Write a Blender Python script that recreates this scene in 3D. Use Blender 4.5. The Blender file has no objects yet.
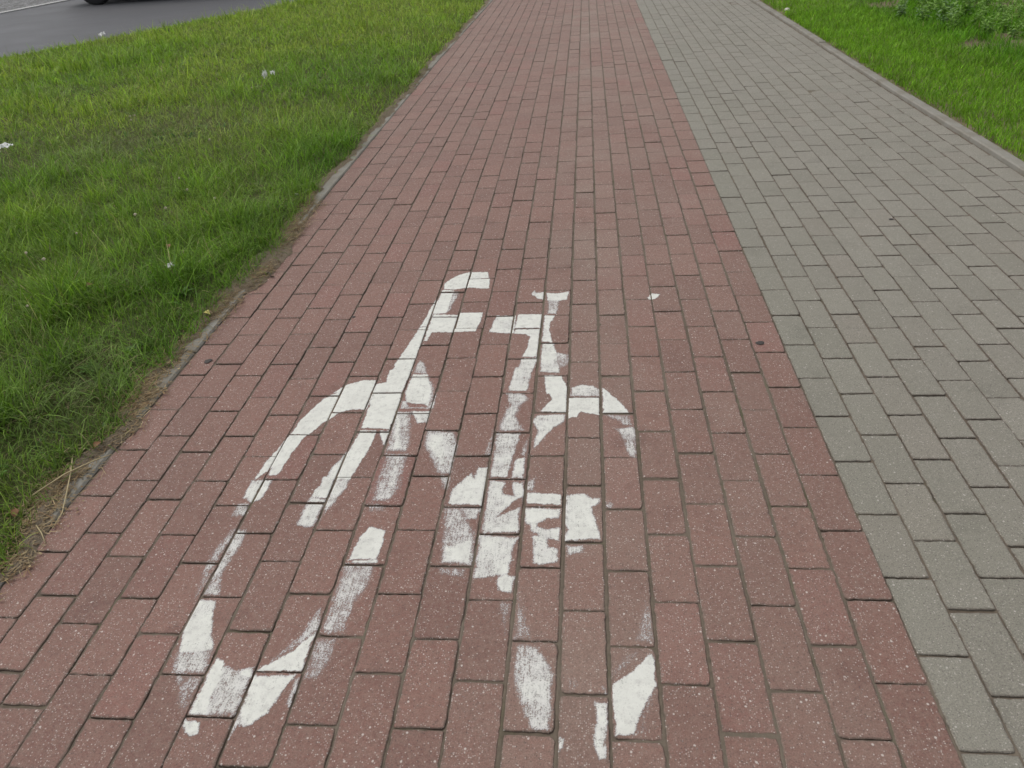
import bpy, bmesh, math, random
import numpy as np
from mathutils import Vector, Matrix
random.seed(7)
RNG = np.random.default_rng(11)
U = 0.103                       # pitch of one paver course in metres
sc = bpy.context.scene
COL = sc.collection

# ------------------------------------------------------------------ helpers
def link(name, me, mat=None, parent=None, smooth=False):
    o = bpy.data.objects.new(name, me)
    COL.objects.link(o)
    if mat is not None:
        me.materials.append(mat)
    if parent is not None:
        o.parent = parent
    if smooth:
        me.polygons.foreach_set('use_smooth', [True] * len(me.polygons))
    return o

def empty(name, loc=(0, 0, 0), rz=0.0):
    o = bpy.data.objects.new(name, None)
    COL.objects.link(o)
    o.location = loc
    o.rotation_euler = (0, 0, rz)
    o.empty_display_size = 0.1
    return o

def tag(o, label=None, cat=None, group=None, kind=None):
    if label: o['label'] = label
    if cat: o['category'] = cat
    if group: o['group'] = group
    if kind: o['kind'] = kind
    return o

def copy_tree(o, parent=None):
    c = o.copy()
    COL.objects.link(c)
    if parent is not None:
        c.parent = parent
    for ch in list(o.children):
        copy_tree(ch, c)
    return c

def mesh_py(name, verts, faces):
    me = bpy.data.meshes.new(name)
    me.from_pydata([tuple(v) for v in verts], [], faces)
    me.update()
    return me

def mesh_quads(name, V, Q):
    """Fast mesh of quads from numpy arrays."""
    me = bpy.data.meshes.new(name)
    V = np.asarray(V, np.float32); Q = np.asarray(Q, np.int32)
    me.vertices.add(len(V)); me.vertices.foreach_set('co', V.ravel())
    me.loops.add(Q.size); me.loops.foreach_set('vertex_index', Q.ravel())
    me.polygons.add(len(Q))
    me.polygons.foreach_set('loop_start', np.arange(0, Q.size, 4, dtype=np.int32))
    me.polygons.foreach_set('loop_total', np.full(len(Q), 4, np.int32))
    me.update(calc_edges=True)
    me.validate()
    return me

def bm_mesh(name, bm):
    me = bpy.data.meshes.new(name)
    bm.normal_update()
    bm.to_mesh(me); bm.free()
    return me

def _hash(ix, iy, seed):
    h = (ix.astype(np.int64) * 374761393 + iy.astype(np.int64) * 668265263 + seed * 974711) & 0x7fffffff
    h = ((h ^ (h >> 13)) * 1274126177) & 0x7fffffff
    return ((h ^ (h >> 16)) & 0xffff) / 65535.0

def vnoise(x, y, cell, seed=0):
    """Smooth 2-D value noise 0..1, numpy."""
    x = np.asarray(x, float) / cell; y = np.asarray(y, float) / cell
    ix = np.floor(x); iy = np.floor(y); fx = x - ix; fy = y - iy
    fx = fx * fx * (3 - 2 * fx); fy = fy * fy * (3 - 2 * fy)
    a = _hash(ix, iy, seed); b = _hash(ix + 1, iy, seed)
    c = _hash(ix, iy + 1, seed); d = _hash(ix + 1, iy + 1, seed)
    return (a * (1 - fx) + b * fx) * (1 - fy) + (c * (1 - fx) + d * fx) * fy

def fnoise(x, y, cell, seed=0):
    return (vnoise(x, y, cell, seed) + 0.5 * vnoise(x, y, cell / 2.1, seed + 5) + 0.25 * vnoise(x, y, cell / 4.3, seed + 9)) / 1.75

def sstep(a, b, x):
    t = np.clip((np.asarray(x, float) - a) / (b - a), 0, 1)
    return t * t * (3 - 2 * t)

# ------------------------------------------------------------------ node helpers
class NT:
    def __init__(s, name):
        s.m = bpy.data.materials.new(name); s.m.use_nodes = True
        s.t = s.m.node_tree; s.t.nodes.clear()
        s.out = s.n('ShaderNodeOutputMaterial')
    def n(s, typ, **kw):
        nd = s.t.nodes.new(typ)
        for k, v in kw.items(): setattr(nd, k, v)
        return nd
    def l(s, a, b): s.t.links.new(a, b)
    def setin(s, nd, key, v):
        if hasattr(v, 'node'): s.l(v, nd.inputs[key])
        else: nd.inputs[key].default_value = v
    def coord(s): return s.n('ShaderNodeTexCoord').outputs['Object']
    def noise(s, vec, scale, detail=3, rough=0.55, out='Fac'):
        nd = s.n('ShaderNodeTexNoise'); s.l(vec, nd.inputs['Vector'])
        nd.inputs['Scale'].default_value = scale; nd.inputs['Detail'].default_value = detail
        nd.inputs['Roughness'].default_value = rough
        return nd.outputs[out]
    def vor(s, vec, scale):
        nd = s.n('ShaderNodeTexVoronoi'); s.l(vec, nd.inputs['Vector']); nd.inputs['Scale'].default_value = scale
        return nd.outputs['Distance'], nd.outputs['Color']
    def ramp(s, fac, stops, interp='LINEAR'):
        nd = s.n('ShaderNodeValToRGB'); s.l(fac, nd.inputs['Fac']); cr = nd.color_ramp; cr.interpolation = interp
        while len(cr.elements) > 1: cr.elements.remove(cr.elements[-1])
        for i, (p, c) in enumerate(stops):
            e = cr.elements[0] if i == 0 else cr.elements.new(p)
            e.position = p
            e.color = (*c, 1) if hasattr(c, '__len__') else (c, c, c, 1)
        return nd.outputs['Color']
    def math(s, op, a, b=0.0, c=0.0, clamp=False):
        nd = s.n('ShaderNodeMath', operation=op); nd.use_clamp = clamp
        s.setin(nd, 0, a); s.setin(nd, 1, b); s.setin(nd, 2, c)
        return nd.outputs[0]
    def maprange(s, v, a, b, c=0.0, d=1.0):
        nd = s.n('ShaderNodeMapRange'); nd.clamp = True
        s.setin(nd, 'Value', v)
        for k, q in (('From Min', a), ('From Max', b), ('To Min', c), ('To Max', d)): nd.inputs[k].default_value = q
        return nd.outputs['Result']
    def mix(s, fac, a, b, mode='MIX'):
        nd = s.n('ShaderNodeMix', data_type='RGBA', blend_type=mode)
        s.setin(nd, 0, fac)
        for idx, v in ((6, a), (7, b)):
            if hasattr(v, 'node'): s.l(v, nd.inputs[idx])
            else: nd.inputs[idx].default_value = (*v, 1) if len(v) == 3 else v
        return nd.outputs[2]
    def attr(s, name):
        nd = s.n('ShaderNodeAttribute'); nd.attribute_name = name
        return nd
    def bump(s, h, strength=0.5, dist=0.002):
        nd = s.n('ShaderNodeBump'); s.l(h, nd.inputs['Height'])
        nd.inputs['Strength'].default_value = strength; nd.inputs['Distance'].default_value = dist
        return nd.outputs['Normal']
    def bsdf(s, color, rough=0.7, normal=None, metal=0.0, spec=0.5, **kw):
        b = s.n('ShaderNodeBsdfPrincipled')
        if hasattr(color, 'node'): s.l(color, b.inputs['Base Color'])
        else: b.inputs['Base Color'].default_value = (*color, 1)
        s.setin(b, 'Roughness', rough); b.inputs['Metallic'].default_value = metal
        b.inputs['Specular IOR Level'].default_value = spec
        if normal is not None: s.l(normal, b.inputs['Normal'])
        for k, v in kw.items(): b.inputs[k].default_value = v
        return b
    def done(s, shader):
        s.l(shader.outputs[0] if not hasattr(shader, 'links') or hasattr(shader, 'outputs') else shader, s.out.inputs['Surface'])
        return s.m

def simple(name, color, rough=0.6, metal=0.0, spec=0.5, var=0.15, scale=60.0, bump=0.0, **kw):
    t = NT(name); v = t.coord()
    f = t.noise(v, scale, 3)
    c = t.mix(f, tuple(q * (1 - var) for q in color), tuple(min(1, q * (1 + var)) for q in color))
    nrm = t.bump(f, 0.6, bump) if bump else None
    return t.done(t.bsdf(c, rough, nrm, metal, spec, **kw))

# ------------------------------------------------------------------ materials
def paver_mat(name, lo, hi, odd, dust_sheen, speck_w=1.0, green=False):
    t = NT(name); v = t.coord()
    a = t.attr('tint'); sep = t.n('ShaderNodeSeparateColor'); t.l(a.outputs['Color'], sep.inputs[0])
    r1, r2, dirt = sep.outputs[0], sep.outputs[1], sep.outputs[2]  # dirt: walked dust, and painted sheen on the far red bricks
    base = t.mix(r1, lo, hi)
    base = t.mix(t.maprange(r2, 0.86, 1.0, 0, 0.55), base, odd)
    big = t.noise(v, 2.3, 4)
    med = t.noise(v, 26.0, 4, 0.6)
    fine = t.noise(v, 360.0, 3, 0.75)
    base = t.mix(t.maprange(med, 0.3, 0.7, 0, 0.30), base, tuple(q * 0.80 for q in lo))
    # dust on the walked lines and blotches, plus sheen painted into the far stretch
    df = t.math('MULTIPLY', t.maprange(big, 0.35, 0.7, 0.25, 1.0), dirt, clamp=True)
    base = t.mix(df, base, dust_sheen)
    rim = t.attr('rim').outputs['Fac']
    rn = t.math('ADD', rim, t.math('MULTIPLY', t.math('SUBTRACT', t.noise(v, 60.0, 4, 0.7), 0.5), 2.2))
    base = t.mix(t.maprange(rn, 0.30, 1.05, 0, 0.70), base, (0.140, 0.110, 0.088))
    base = t.mix(t.maprange(rim, 0.75, 1.35, 0, 0.8), base, (0.088, 0.070, 0.054))   # soil on the stone flanks, darkened to stand in for joint shade
    mot = t.noise(v, 75.0, 4, 0.7)
    base = t.mix(t.maprange(mot, 0.38, 0.68, 0, 0.34), base, tuple(q * 1.12 for q in dust_sheen))
    stain = t.noise(v, 5.5, 5, 0.65)
    base = t.mix(t.maprange(stain, 0.56, 0.74, 0, 0.42), base, tuple(q * 0.62 for q in lo))
    if green:
        sx = t.n('ShaderNodeSeparateXYZ'); t.l(v, sx.inputs[0])
        gz = t.math('ADD', t.maprange(sx.outputs[0], 2.05, 2.55, 0.75, 0.0), t.math('MULTIPLY', t.math('SUBTRACT', big, 0.5), 1.2))
        base = t.mix(t.maprange(gz, 0.2, 0.9, 0, 0.2), base, (0.198, 0.206, 0.160))
        base = t.mix(t.maprange(t.noise(v, 1.3, 3), 0.42, 0.70, 0, 0.3), base, (0.246, 0.228, 0.200))
    # concrete grain
    base = t.mix(t.maprange(fine, 0.25, 0.75, 0, 1), t.mix(1.0, base, (0.58, 0.58, 0.58), 'MULTIPLY'), t.mix(1.0, base, (1.46, 1.45, 1.42), 'MULTIPLY'))
    # pale aggregate grains of two sizes
    d, c = t.vor(v, 250.0); s1 = t.n('ShaderNodeSeparateColor'); t.l(c, s1.inputs[0])
    gate = t.math('GREATER_THAN', t.math('ADD', s1.outputs[0], t.math('MULTIPLY', t.math('SUBTRACT', t.noise(v, 8.0, 3, 0.6), 0.5), 1.1)), 0.66)
    dot = t.math('MULTIPLY', gate, t.maprange(d, 0.24, 0.44, 1, 0))
    base = t.mix(t.math('MULTIPLY', dot, t.math('MULTIPLY', s1.outputs[1], 0.75 * speck_w)), base, (0.62, 0.57, 0.52))
    d2, c2 = t.vor(v, 95.0); s2 = t.n('ShaderNodeSeparateColor'); t.l(c2, s2.inputs[0])
    dot2 = t.math('MULTIPLY', t.math('GREATER_THAN', s2.outputs[0], 0.93), t.maprange(d2, 0.16, 0.27, 1, 0))
    base = t.mix(t.math('MULTIPLY', dot2, 0.7 * speck_w), base, (0.68, 0.63, 0.58))
    d3, c3 = t.vor(v, 180.0); s3 = t.n('ShaderNodeSeparateColor'); t.l(c3, s3.inputs[0])
    dot3 = t.math('MULTIPLY', t.math('GREATER_THAN', s3.outputs[2], 0.86), t.maprange(d3, 0.2, 0.36, 1, 0))
    base = t.mix(t.math('MULTIPLY', dot3, 0.5), base, (0.07, 0.055, 0.05))
    h = t.math('ADD', fine, t.math('MULTIPLY', med, 0.6))
    return t.done(t.bsdf(base, 0.72, t.bump(h, 0.65, 0.0018), spec=0.42))

M_RED = paver_mat('red_paver', (0.190, 0.096, 0.078), (0.240, 0.122, 0.098), (0.265, 0.105, 0.092), (0.262, 0.202, 0.166))
M_GREY = paver_mat('grey_paver', (0.212, 0.202, 0.165), (0.254, 0.242, 0.201), (0.250, 0.218, 0.182), (0.250, 0.228, 0.196), 0.75, True)

def joint_mat():
    t = NT('joint_sand'); v = t.coord()
    f = t.noise(v, 90, 4, 0.7); g = t.noise(v, 3.0, 3)
    c = t.mix(f, (0.075, 0.060, 0.045), (0.21, 0.17, 0.132))
    c = t.mix(t.maprange(g, 0.4, 0.65, 0, 0.6), c, (0.20, 0.17, 0.135))
    c = t.mix(t.maprange(t.noise(v, 4.5, 4, 0.7), 0.55, 0.72, 0, 0.55), c, (0.075, 0.085, 0.035))
    return t.done(t.bsdf(c, 0.95, t.bump(f, 0.8, 0.003), spec=0.1))
M_JOINT = joint_mat()

def paint_mat():
    t = NT('worn_road_paint'); v = t.coord()
    cov = t.attr('cover').outputs['Fac']
    n1 = t.noise(v, 330, 3, 0.7); n2 = t.noise(v, 75, 3, 0.6); n3 = t.noise(v, 24, 3, 0.6)
    nn = t.math('ADD', t.math('ADD', t.math('MULTIPLY', n1, 0.62), t.math('MULTIPLY', n2, 0.28)), t.math('MULTIPLY', n3, 0.10))
    nn = t.maprange(nn, 0.32, 0.68, 0.0, 1.0)
    mp = t.n('ShaderNodeMapping'); t.l(v, mp.inputs[0]); mp.inputs['Scale'].default_value = (1.0, 0.10, 1.0); mp.inputs['Rotation'].default_value = (0, 0, 0.12)
    st = t.noise(mp.outputs[0], 210, 3, 0.6)        # brush streaks along the strokes
    nn = t.math('ADD', nn, t.math('MULTIPLY', t.math('SUBTRACT', st, 0.5), 0.85))
    # thin paint is half transparent, thick paint is opaque with pinholes
    d = t.math('SUBTRACT', cov, nn)
    al = t.ramp(t.maprange(d, -0.38, 0.40, 0, 1), [(0.0, 0.0), (0.25, 0.10), (0.50, 0.52), (0.74, 0.90), (1.0, 1.0)])
    al = t.math('MULTIPLY', al, t.maprange(cov, 0.02, 0.30, 0, 1))
    dirt = t.noise(v, 17, 4, 0.65); smear = t.noise(v, 48, 4, 0.7)
    c = t.mix(t.maprange(dirt, 0.40, 0.72, 0, 0.6), (0.73, 0.73, 0.67), (0.57, 0.565, 0.52))
    c = t.mix(t.maprange(smear, 0.50, 0.74, 0, 0.62), c, (0.43, 0.415, 0.39))
    c = t.mix(t.maprange(cov, 0.45, 0.95, 0.75, 0.0), c, (0.60, 0.57, 0.57))
    c = t.mix(t.maprange(n1, 0.62, 0.74, 0, 0.5), c, (0.36, 0.32, 0.29))
    b = t.bsdf(c, 0.65, t.bump(n1, 0.5, 0.001), spec=0.3)
    tr = t.n('ShaderNodeBsdfTransparent')
    mx = t.n('ShaderNodeMixShader'); t.l(al, mx.inputs[0]); t.l(tr.outputs[0], mx.inputs[1]); t.l(b.outputs[0], mx.inputs[2])
    t.l(mx.outputs[0], t.out.inputs['Surface'])
    return t.m
M_PAINT = paint_mat()

def concrete_mat(name, a, b):
    t = NT(name); v = t.coord()
    f = t.noise(v, 160, 4, 0.7); g = t.noise(v, 7, 4, 0.6)
    c = t.mix(f, a, b)
    c = t.mix(t.maprange(g, 0.42, 0.7, 0, 0.6), c, (0.175, 0.150, 0.112))
    return t.done(t.bsdf(c, 0.9, t.bump(f, 0.6, 0.002), spec=0.2))
M_KERB = concrete_mat('kerb_concrete', (0.215, 0.205, 0.178), (0.33, 0.315, 0.28))

def soil_mat(name, a, b, c3, scale=30):
    t = NT(name); v = t.coord()
    f = t.noise(v, scale, 5, 0.7); g = t.noise(v, 2.2, 4, 0.6); q = t.noise(v, 260, 3, 0.7)
    c = t.mix(f, a, b)
    c = t.mix(t.maprange(g, 0.4, 0.65, 0, 0.7), c, c3)
    c = t.mix(t.maprange(q, 0.35, 0.65, 0, 0.5), c, tuple(min(1, z * 1.8) for z in b))
    return t.done(t.bsdf(c, 0.95, t.bump(t.math('ADD', f, q), 0.9, 0.012), spec=0.1))
M_SOIL = soil_mat('verge_soil', (0.055, 0.062, 0.024), (0.115, 0.118, 0.050), (0.080, 0.115, 0.034))
M_SAND = soil_mat('sandy_soil', (0.12, 0.095, 0.066), (0.27, 0.22, 0.165), (0.17, 0.14, 0.095), 45)
M_FAR = soil_mat('meadow', (0.05, 0.085, 0.018), (0.085, 0.13, 0.03), (0.10, 0.12, 0.04), 8)

def asphalt_mat():
    t = NT('asphalt'); v = t.coord()
    f = t.noise(v, 180, 3, 0.7); g = t.noise(v, 1.1, 4, 0.6)
    c = t.mix(f, (0.050, 0.052, 0.058), (0.098, 0.100, 0.110))
    c = t.mix(t.maprange(g, 0.35, 0.7, 0, 0.5), c, (0.098, 0.098, 0.103))
    r = t.maprange(g, 0.3, 0.7, 0.55, 0.72)
    return t.done(t.bsdf(c, r, t.bump(f, 0.5, 0.003), spec=0.35))
M_ASPHALT = asphalt_mat()

def setts_mat():
    t = NT('stone_setts'); v = t.coord()
    nd = t.n('ShaderNodeTexVoronoi'); nd.feature = 'DISTANCE_TO_EDGE'; nd.inputs['Scale'].default_value = 9.0; nd.inputs['Randomness'].default_value = 0.45
    t.l(v, nd.inputs['Vector']); e = nd.outputs['Distance']
    d, cc = t.vor(v, 9.0)
    f = t.noise(v, 60, 4, 0.7)
    st = t.mix(f, (0.17, 0.17, 0.175), (0.31, 0.31, 0.31))
    c = t.mix(t.maprange(e, 0.02, 0.10, 1, 0), st, (0.07, 0.068, 0.062))
    return t.done(t.bsdf(c, 0.75, t.bump(t.maprange(e, 0.0, 0.2), 0.9, 0.02), spec=0.3))
M_SETTS = setts_mat()

def blade_mat(name, trans=0.35):
    t = NT(name)
    c = t.attr('blade').outputs['Color']
    b = t.bsdf(c, 0.55, spec=0.25)
    tr = t.n('ShaderNodeBsdfTranslucent'); t.l(t.mix(1.0, c, (1.0, 1.15, 0.6), 'MULTIPLY'), tr.inputs['Color'])
    mx = t.n('ShaderNodeMixShader'); mx.inputs[0].default_value = trans
    t.l(b.outputs[0], mx.inputs[1]); t.l(tr.outputs[0], mx.inputs[2]); t.l(mx.outputs[0], t.out.inputs['Surface'])
    return t.m
M_BLADE = blade_mat('grass_blades')
M_STRAW = blade_mat('dry_straw', 0.1)

def leaf_mat(name, a, b):
    t = NT(name); v = t.coord()
    f = t.noise(v, 35, 2)
    c = t.mix(f, a, b)
    bb = t.bsdf(c, 0.5, spec=0.35)
    tr = t.n('ShaderNodeBsdfTranslucent'); t.l(c, tr.inputs['Color'])
    mx = t.n('ShaderNodeMixShader'); mx.inputs[0].default_value = 0.3
    t.l(bb.outputs[0], mx.inputs[1]); t.l(tr.outputs[0], mx.inputs[2]); t.l(mx.outputs[0], t.out.inputs['Surface'])
    return t.m

EXPOSURE = -0.06
CAR_WHEEL = (-7.98, 14.35); CAR_HEADING = math.radians(3)

# ------------------------------------------------------------------ camera, sky, sun
F_PX = 750.707
CAM = Vector((13.71963 * U, -10.90885 * U, 12.86302 * U))
AX_R = Vector((0.99471284, 0.08110521, -0.06299447)); AX_U = Vector((0.00767392, 0.5529923, 0.83315103)); AX_F = Vector((-0.10240835, 0.82922944, -0.54944614))
cd = bpy.data.cameras.new('camera'); cam = bpy.data.objects.new('camera', cd); COL.objects.link(cam)
cd.sensor_width = 36.0; cd.sensor_fit = 'HORIZONTAL'; cd.lens = F_PX / 1024 * 36.0
cd.clip_start = 0.05; cd.clip_end = 2000
m = Matrix((AX_R, AX_U, -AX_F)).transposed().to_4x4(); m.translation = CAM
cam.matrix_world = m
sc.camera = cam
cd.dof.use_dof = True; cd.dof.focus_distance = 2.2; cd.dof.aperture_fstop = 9.0
cd.lens_unit = 'MILLIMETERS'
FW = np.array(AX_F); RT = np.array(AX_R); UP = np.array(AX_U); CP = np.array(CAM)

def in_view(x, y, margin=60):
    d = np.stack([x - CP[0], y - CP[1], 0 * x - CP[2]], -1)
    z = d @ FW; ok = z > 0.1; z = np.where(ok, z, 1)
    px = 512 + F_PX * (d @ RT) / z; py = 384 - F_PX * (d @ UP) / z
    return ok & (px > -margin) & (px < 1024 + margin) & (py > -margin) & (py < 768 + margin)

SUN_EL, SUN_AZ = math.radians(58), math.radians(292)      # veiled sun, high and a little ahead on the left
w = bpy.data.worlds.new('World'); sc.world = w; w.use_nodes = True
wn = w.node_tree; wn.nodes.clear()
sky = wn.nodes.new('ShaderNodeTexSky'); sky.sky_type = 'NISHITA'; sky.sun_disc = False
sky.sun_elevation = SUN_EL; sky.sun_rotation = SUN_AZ
sky.air_density = 1.0; sky.dust_density = 3.0; sky.ozone_density = 0.6
hsv = wn.nodes.new('ShaderNodeHueSaturation'); hsv.inputs['Saturation'].default_value = 0.18   # bright cloud cover
bg = wn.nodes.new('ShaderNodeBackground'); bg.inputs['Strength'].default_value = 0.15
wo = wn.nodes.new('ShaderNodeOutputWorld')
wn.links.new(sky.outputs[0], hsv.inputs['Color']); wn.links.new(hsv.outputs[0], bg.inputs[0]); wn.links.new(bg.outputs[0], wo.inputs[0])
sd = bpy.data.lights.new('sun', 'SUN'); sd.energy = 0.9; sd.angle = math.radians(50); sd.color = (1.0, 0.965, 0.90)
sun = bpy.data.objects.new('sun', sd); COL.objects.link(sun)
to_sun = Vector((math.sin(SUN_AZ) * math.cos(SUN_EL), math.cos(SUN_AZ) * math.cos(SUN_EL), math.sin(SUN_EL)))
sun.rotation_euler = to_sun.to_track_quat('Z', 'Y').to_euler(); sun.location = (0, 0, 30)
sc.view_settings.view_transform = 'Standard'; sc.view_settings.look = 'None'
sc.view_settings.exposure = EXPOSURE; sc.view_settings.gamma = 1; sc.view_settings.use_curve_mapping = False

# ------------------------------------------------------------------ paved path
DY = [0.205, -0.136, 0.114, -0.157, -0.091, -0.078, 0.02, 0.053, -0.052, 0.101, -0.053, 0.001, -0.037, -0.241, -0.104, 0.058, 0.104, 0.001, 0.07, 0.222]
DX = [0.008, -0.005, 0.034, -0.001, -0.024, -0.044, -0.062, -0.043, -0.029, -0.006, 0.02, 0.034, 0.096, 0.069, 0.033, 0.018, 0.027, 0.028, 0.038, -0.028]
LINES = [0.0] + [c + 0.5 * (DX[c - 1] + DX[c]) for c in range(1, 20)] + [20.0]
GREY_PHASE = [4.78, 3.92, 4.83, 3.81, 4.6, 3.68, 4.65, 3.7, 4.45, 3.6, 4.7, 3.75, 4.55, 3.72]
def kerb_r(r):      # inner face of the right-hand kerb, in courses
    return np.interp(r, [-30, 10, 26, 40, 53, 91, 160], [34.35, 34.35, 34.4, 33.97, 33.76, 33.25, 33.0])
def kerb_l(r): return np.interp(r, [-30, 62, 106, 160], [0.0, 0.0, 0.65, 0.85])
def grey_x(i, r):   # line i (0..14) of the grey side at row r
    if i <= 8: return 20 + i * 0.98
    e = kerb_r(r) - 0.12
    return 27.84 + (i - 8) * (e - 27.84) / 6.0

R_MIN, R_MAX, R_FINE = -16.0, 152.0, 46.0
# half joint widths per line (mm): the sandy ones run where the path is trodden
HALF = [2.4, 2.0, 2.2, 2.0, 2.0, 2.2, 2.0, 1.9, 2.1, 2.2, 2.0, 2.3, 3.2, 3.7, 3.5, 3.4, 2.8, 2.9, 2.6, 2.6, 1.0]

def brick_iter():
    for c in range(34):
        red = c < 20
        if red:
            par = (19 - c) % 2
            k = math.floor((R_MIN - par) / 2); pitch = 2.0; base = par + DY[c]
            hl, hr = HALF[c], HALF[c + 1]
        else:
            base = GREY_PHASE[c - 20]; pitch = 1.965; k = math.floor((R_MIN - base) / pitch)
            hl = 1.2 if c == 20 else 2.1; hr = 2.1
        drift = 0.0
        while True:
            r0 = base + k * pitch; r1 = r0 + pitch; k += 1
            if r0 > R_MAX: break
            rm = 0.5 * (r0 + r1)
            if red: xl, xr = (LINES[c] if c else kerb_l(rm)), LINES[c + 1]
            else: xl, xr = grey_x(c - 20, rm), grey_x(c - 19, rm)
            yield c, red, k, xl * U + hl / 1000, xr * U - hr / 1000, r0 * U, r1 * U, rm

def trodden_sheen(c, rm):
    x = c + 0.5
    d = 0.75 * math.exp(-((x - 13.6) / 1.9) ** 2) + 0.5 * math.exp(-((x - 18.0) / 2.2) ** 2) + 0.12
    return min(1.0, d * 0.62 + min(0.36, max(0, rm - 10) / 170))  # rise along the path paints sheen into the tone of distant bricks

red_v, red_f, red_c = [], [], []
gry_v, gry_f, gry_c = [], [], []
BRICKS = {}
red_r, gry_r = [], []
for c, red, k, xl, xr, y0, y1, rm in brick_iter():
    rnd = random.Random(c * 7919 + k * 104729)
    V, Fc, C3 = (red_v, red_f, red_c) if red else (gry_v, gry_f, gry_c)
    g0, g1 = rnd.uniform(1.3, 3.1) / 1000, rnd.uniform(1.3, 3.1) / 1000
    ya, yb = y0 + g0 + rnd.gauss(0, .0012), y1 - g1 + rnd.gauss(0, .0012)
    xa, xb = xl + rnd.gauss(0, .0008), xr + rnd.gauss(0, .0008)
    xc, yc = 0.5 * (xa + xb), 0.5 * (ya + yb)
    z0 = rnd.gauss(0, 0.0007); tx = rnd.gauss(0, 0.007); ty = rnd.gauss(0, 0.004); rot = rnd.gauss(0, 0.004)
    bx, by = xb - xa, yb - ya
    fine = rm < R_FINE and rm > -9
    nx, ny = (10, 18) if fine else (2, 3)
    per = [(xa + bx * i / nx, ya) for i in range(nx)] + [(xb, ya + by * i / ny) for i in range(ny)] + \
          [(xb - bx * i / nx, yb) for i in range(nx)] + [(xa, yb - by * i / ny) for i in range(ny)]
    n = len(per)
    jit = 0.0007 if fine else 0.0
    st = len(V)
    bev = rnd.uniform(0.0014, 0.0024)
    inn, top, mid, bot = [], [], [], []
    for q, (x, y) in enumerate(per):
        corner = q in (0, nx, nx + ny, 2 * nx + ny)
        e = rnd.gauss(0, jit) + (rnd.uniform(0.0, 0.0025) if corner and fine else 0.0)
        ex = 1 if x < xc else -1; ey = 1 if y < yc else -1
        onx = x in (xa, xb) or abs(x - xa) < 1e-9 or abs(x - xb) < 1e-9
        ony = abs(y - ya) < 1e-9 or abs(y - yb) < 1e-9
        X = x + (ex * e if onx else 0); Y = y + (ey * e if ony else 0)
        Xi = X + (ex * bev if onx else 0); Yi = Y + (ey * bev if ony else 0)
        if fine and not corner:
            b2 = bev * rnd.uniform(-0.3, 0.5)
            Xi += ex * b2 if onx else 0; Yi += ey * b2 if ony else 0
        X += -(Y - yc) * rot; Xi += -(Yi - yc) * rot
        zt = z0 + tx * (Xi - xc) + ty * (Yi - yc)
        zo = z0 + tx * (X - xc) + ty * (Y - yc)
        ins_ = 0.0080
        Xn = min(max(Xi, xa + bev + ins_), xb - bev - ins_); Yn = min(max(Yi, ya + bev + ins_), yb - bev - ins_)
        inn.append((Xn, Yn, z0 + tx * (Xn - xc) + ty * (Yn - yc)))
        top.append((Xi, Yi, zt)); mid.append((X, Y, zo - 0.0018)); bot.append((X, Y, -0.02))
    V.extend(inn + top + mid + bot)
    RM = red_r if red else gry_r
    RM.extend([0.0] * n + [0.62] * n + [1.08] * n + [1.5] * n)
    col = (rnd.random(), rnd.random(), trodden_sheen(c, rm) if red else 0.35 * rnd.random())
    Fc.append(tuple(range(st, st + n))); C3.append(col)
    for q in range(n):
        p = (q + 1) % n
        for lev in range(3):
            a_ = st + lev * n
            Fc.append((a_ + q, a_ + n + q, a_ + n + p, a_ + p)); C3.append(col)
    if red and -6 < rm < 18:
        BRICKS[(c, k)] = (xa, xb, ya, yb, xc, yc, z0, tx, ty, rot, bev)

def brick_object(name, V, Fc, C3, RM, mat):
    me = mesh_py(name, V, Fc)
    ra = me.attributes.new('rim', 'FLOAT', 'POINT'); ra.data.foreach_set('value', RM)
    a = me.attributes.new('tint', 'FLOAT_COLOR', 'FACE')
    arr = np.ones((len(C3), 4), np.float32); arr[:, :3] = C3
    a.data.foreach_set('color', arr.ravel())
    o = link(name, me, mat)
    return tag(o, kind='structure')
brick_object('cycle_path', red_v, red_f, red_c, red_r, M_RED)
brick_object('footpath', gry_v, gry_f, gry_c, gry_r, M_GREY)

# sand bed showing in the joints
def grid_mesh(name, xs, ys, zf):
    X, Y = np.meshgrid(xs, ys); Z = zf(X, Y)
    n, mth = X.shape[1], X.shape[0]
    idx = np.arange(mth * n).reshape(mth, n)
    Q = np.stack([idx[:-1, :-1], idx[:-1, 1:], idx[1:, 1:], idx[1:, :-1]], -1).reshape(-1, 4)
    return mesh_quads(name, np.stack([X, Y, Z], -1).reshape(-1, 3), Q)
bx_ = [-0.05]
for lx in LINES + [20 + i * 0.98 for i in range(1, 9)]: bx_ += [lx * U - .007, lx * U - .002, lx * U + .002, lx * U + .007]
bx_ = np.array(sorted(bx_ + list(np.arange(0.05, 2.0, 0.103)) + list(np.arange(2.9, 3.58, 0.012))))
_ln = np.array(LINES + [20 + i * 0.98 for i in range(1, 9)]) * U
def bed_z(X, Y):
    d = np.min(np.abs(X[..., None] - _ln), -1)
    along = (d < 0.004) | (X > 2.95)
    walked = np.exp(-((X / U - 15.5) / 3.4) ** 2)
    z = np.where(along, -0.0036 + 0.0024 * walked, -0.0062 + 0.0030 * walked)
    return np.minimum(z + 0.0075 * (fnoise(X, Y, 0.045, 3) - 0.5) + 0.0040 * (fnoise(X, Y, 0.6, 8) - 0.5), -0.0016)
bed = grid_mesh('path_bed', bx_, np.concatenate([np.arange(-1.6, 5, 0.012), np.arange(5, 15.8, 0.06)]), bed_z)
tag(link('path_bed', bed, M_JOINT, smooth=True), kind='structure')

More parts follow.
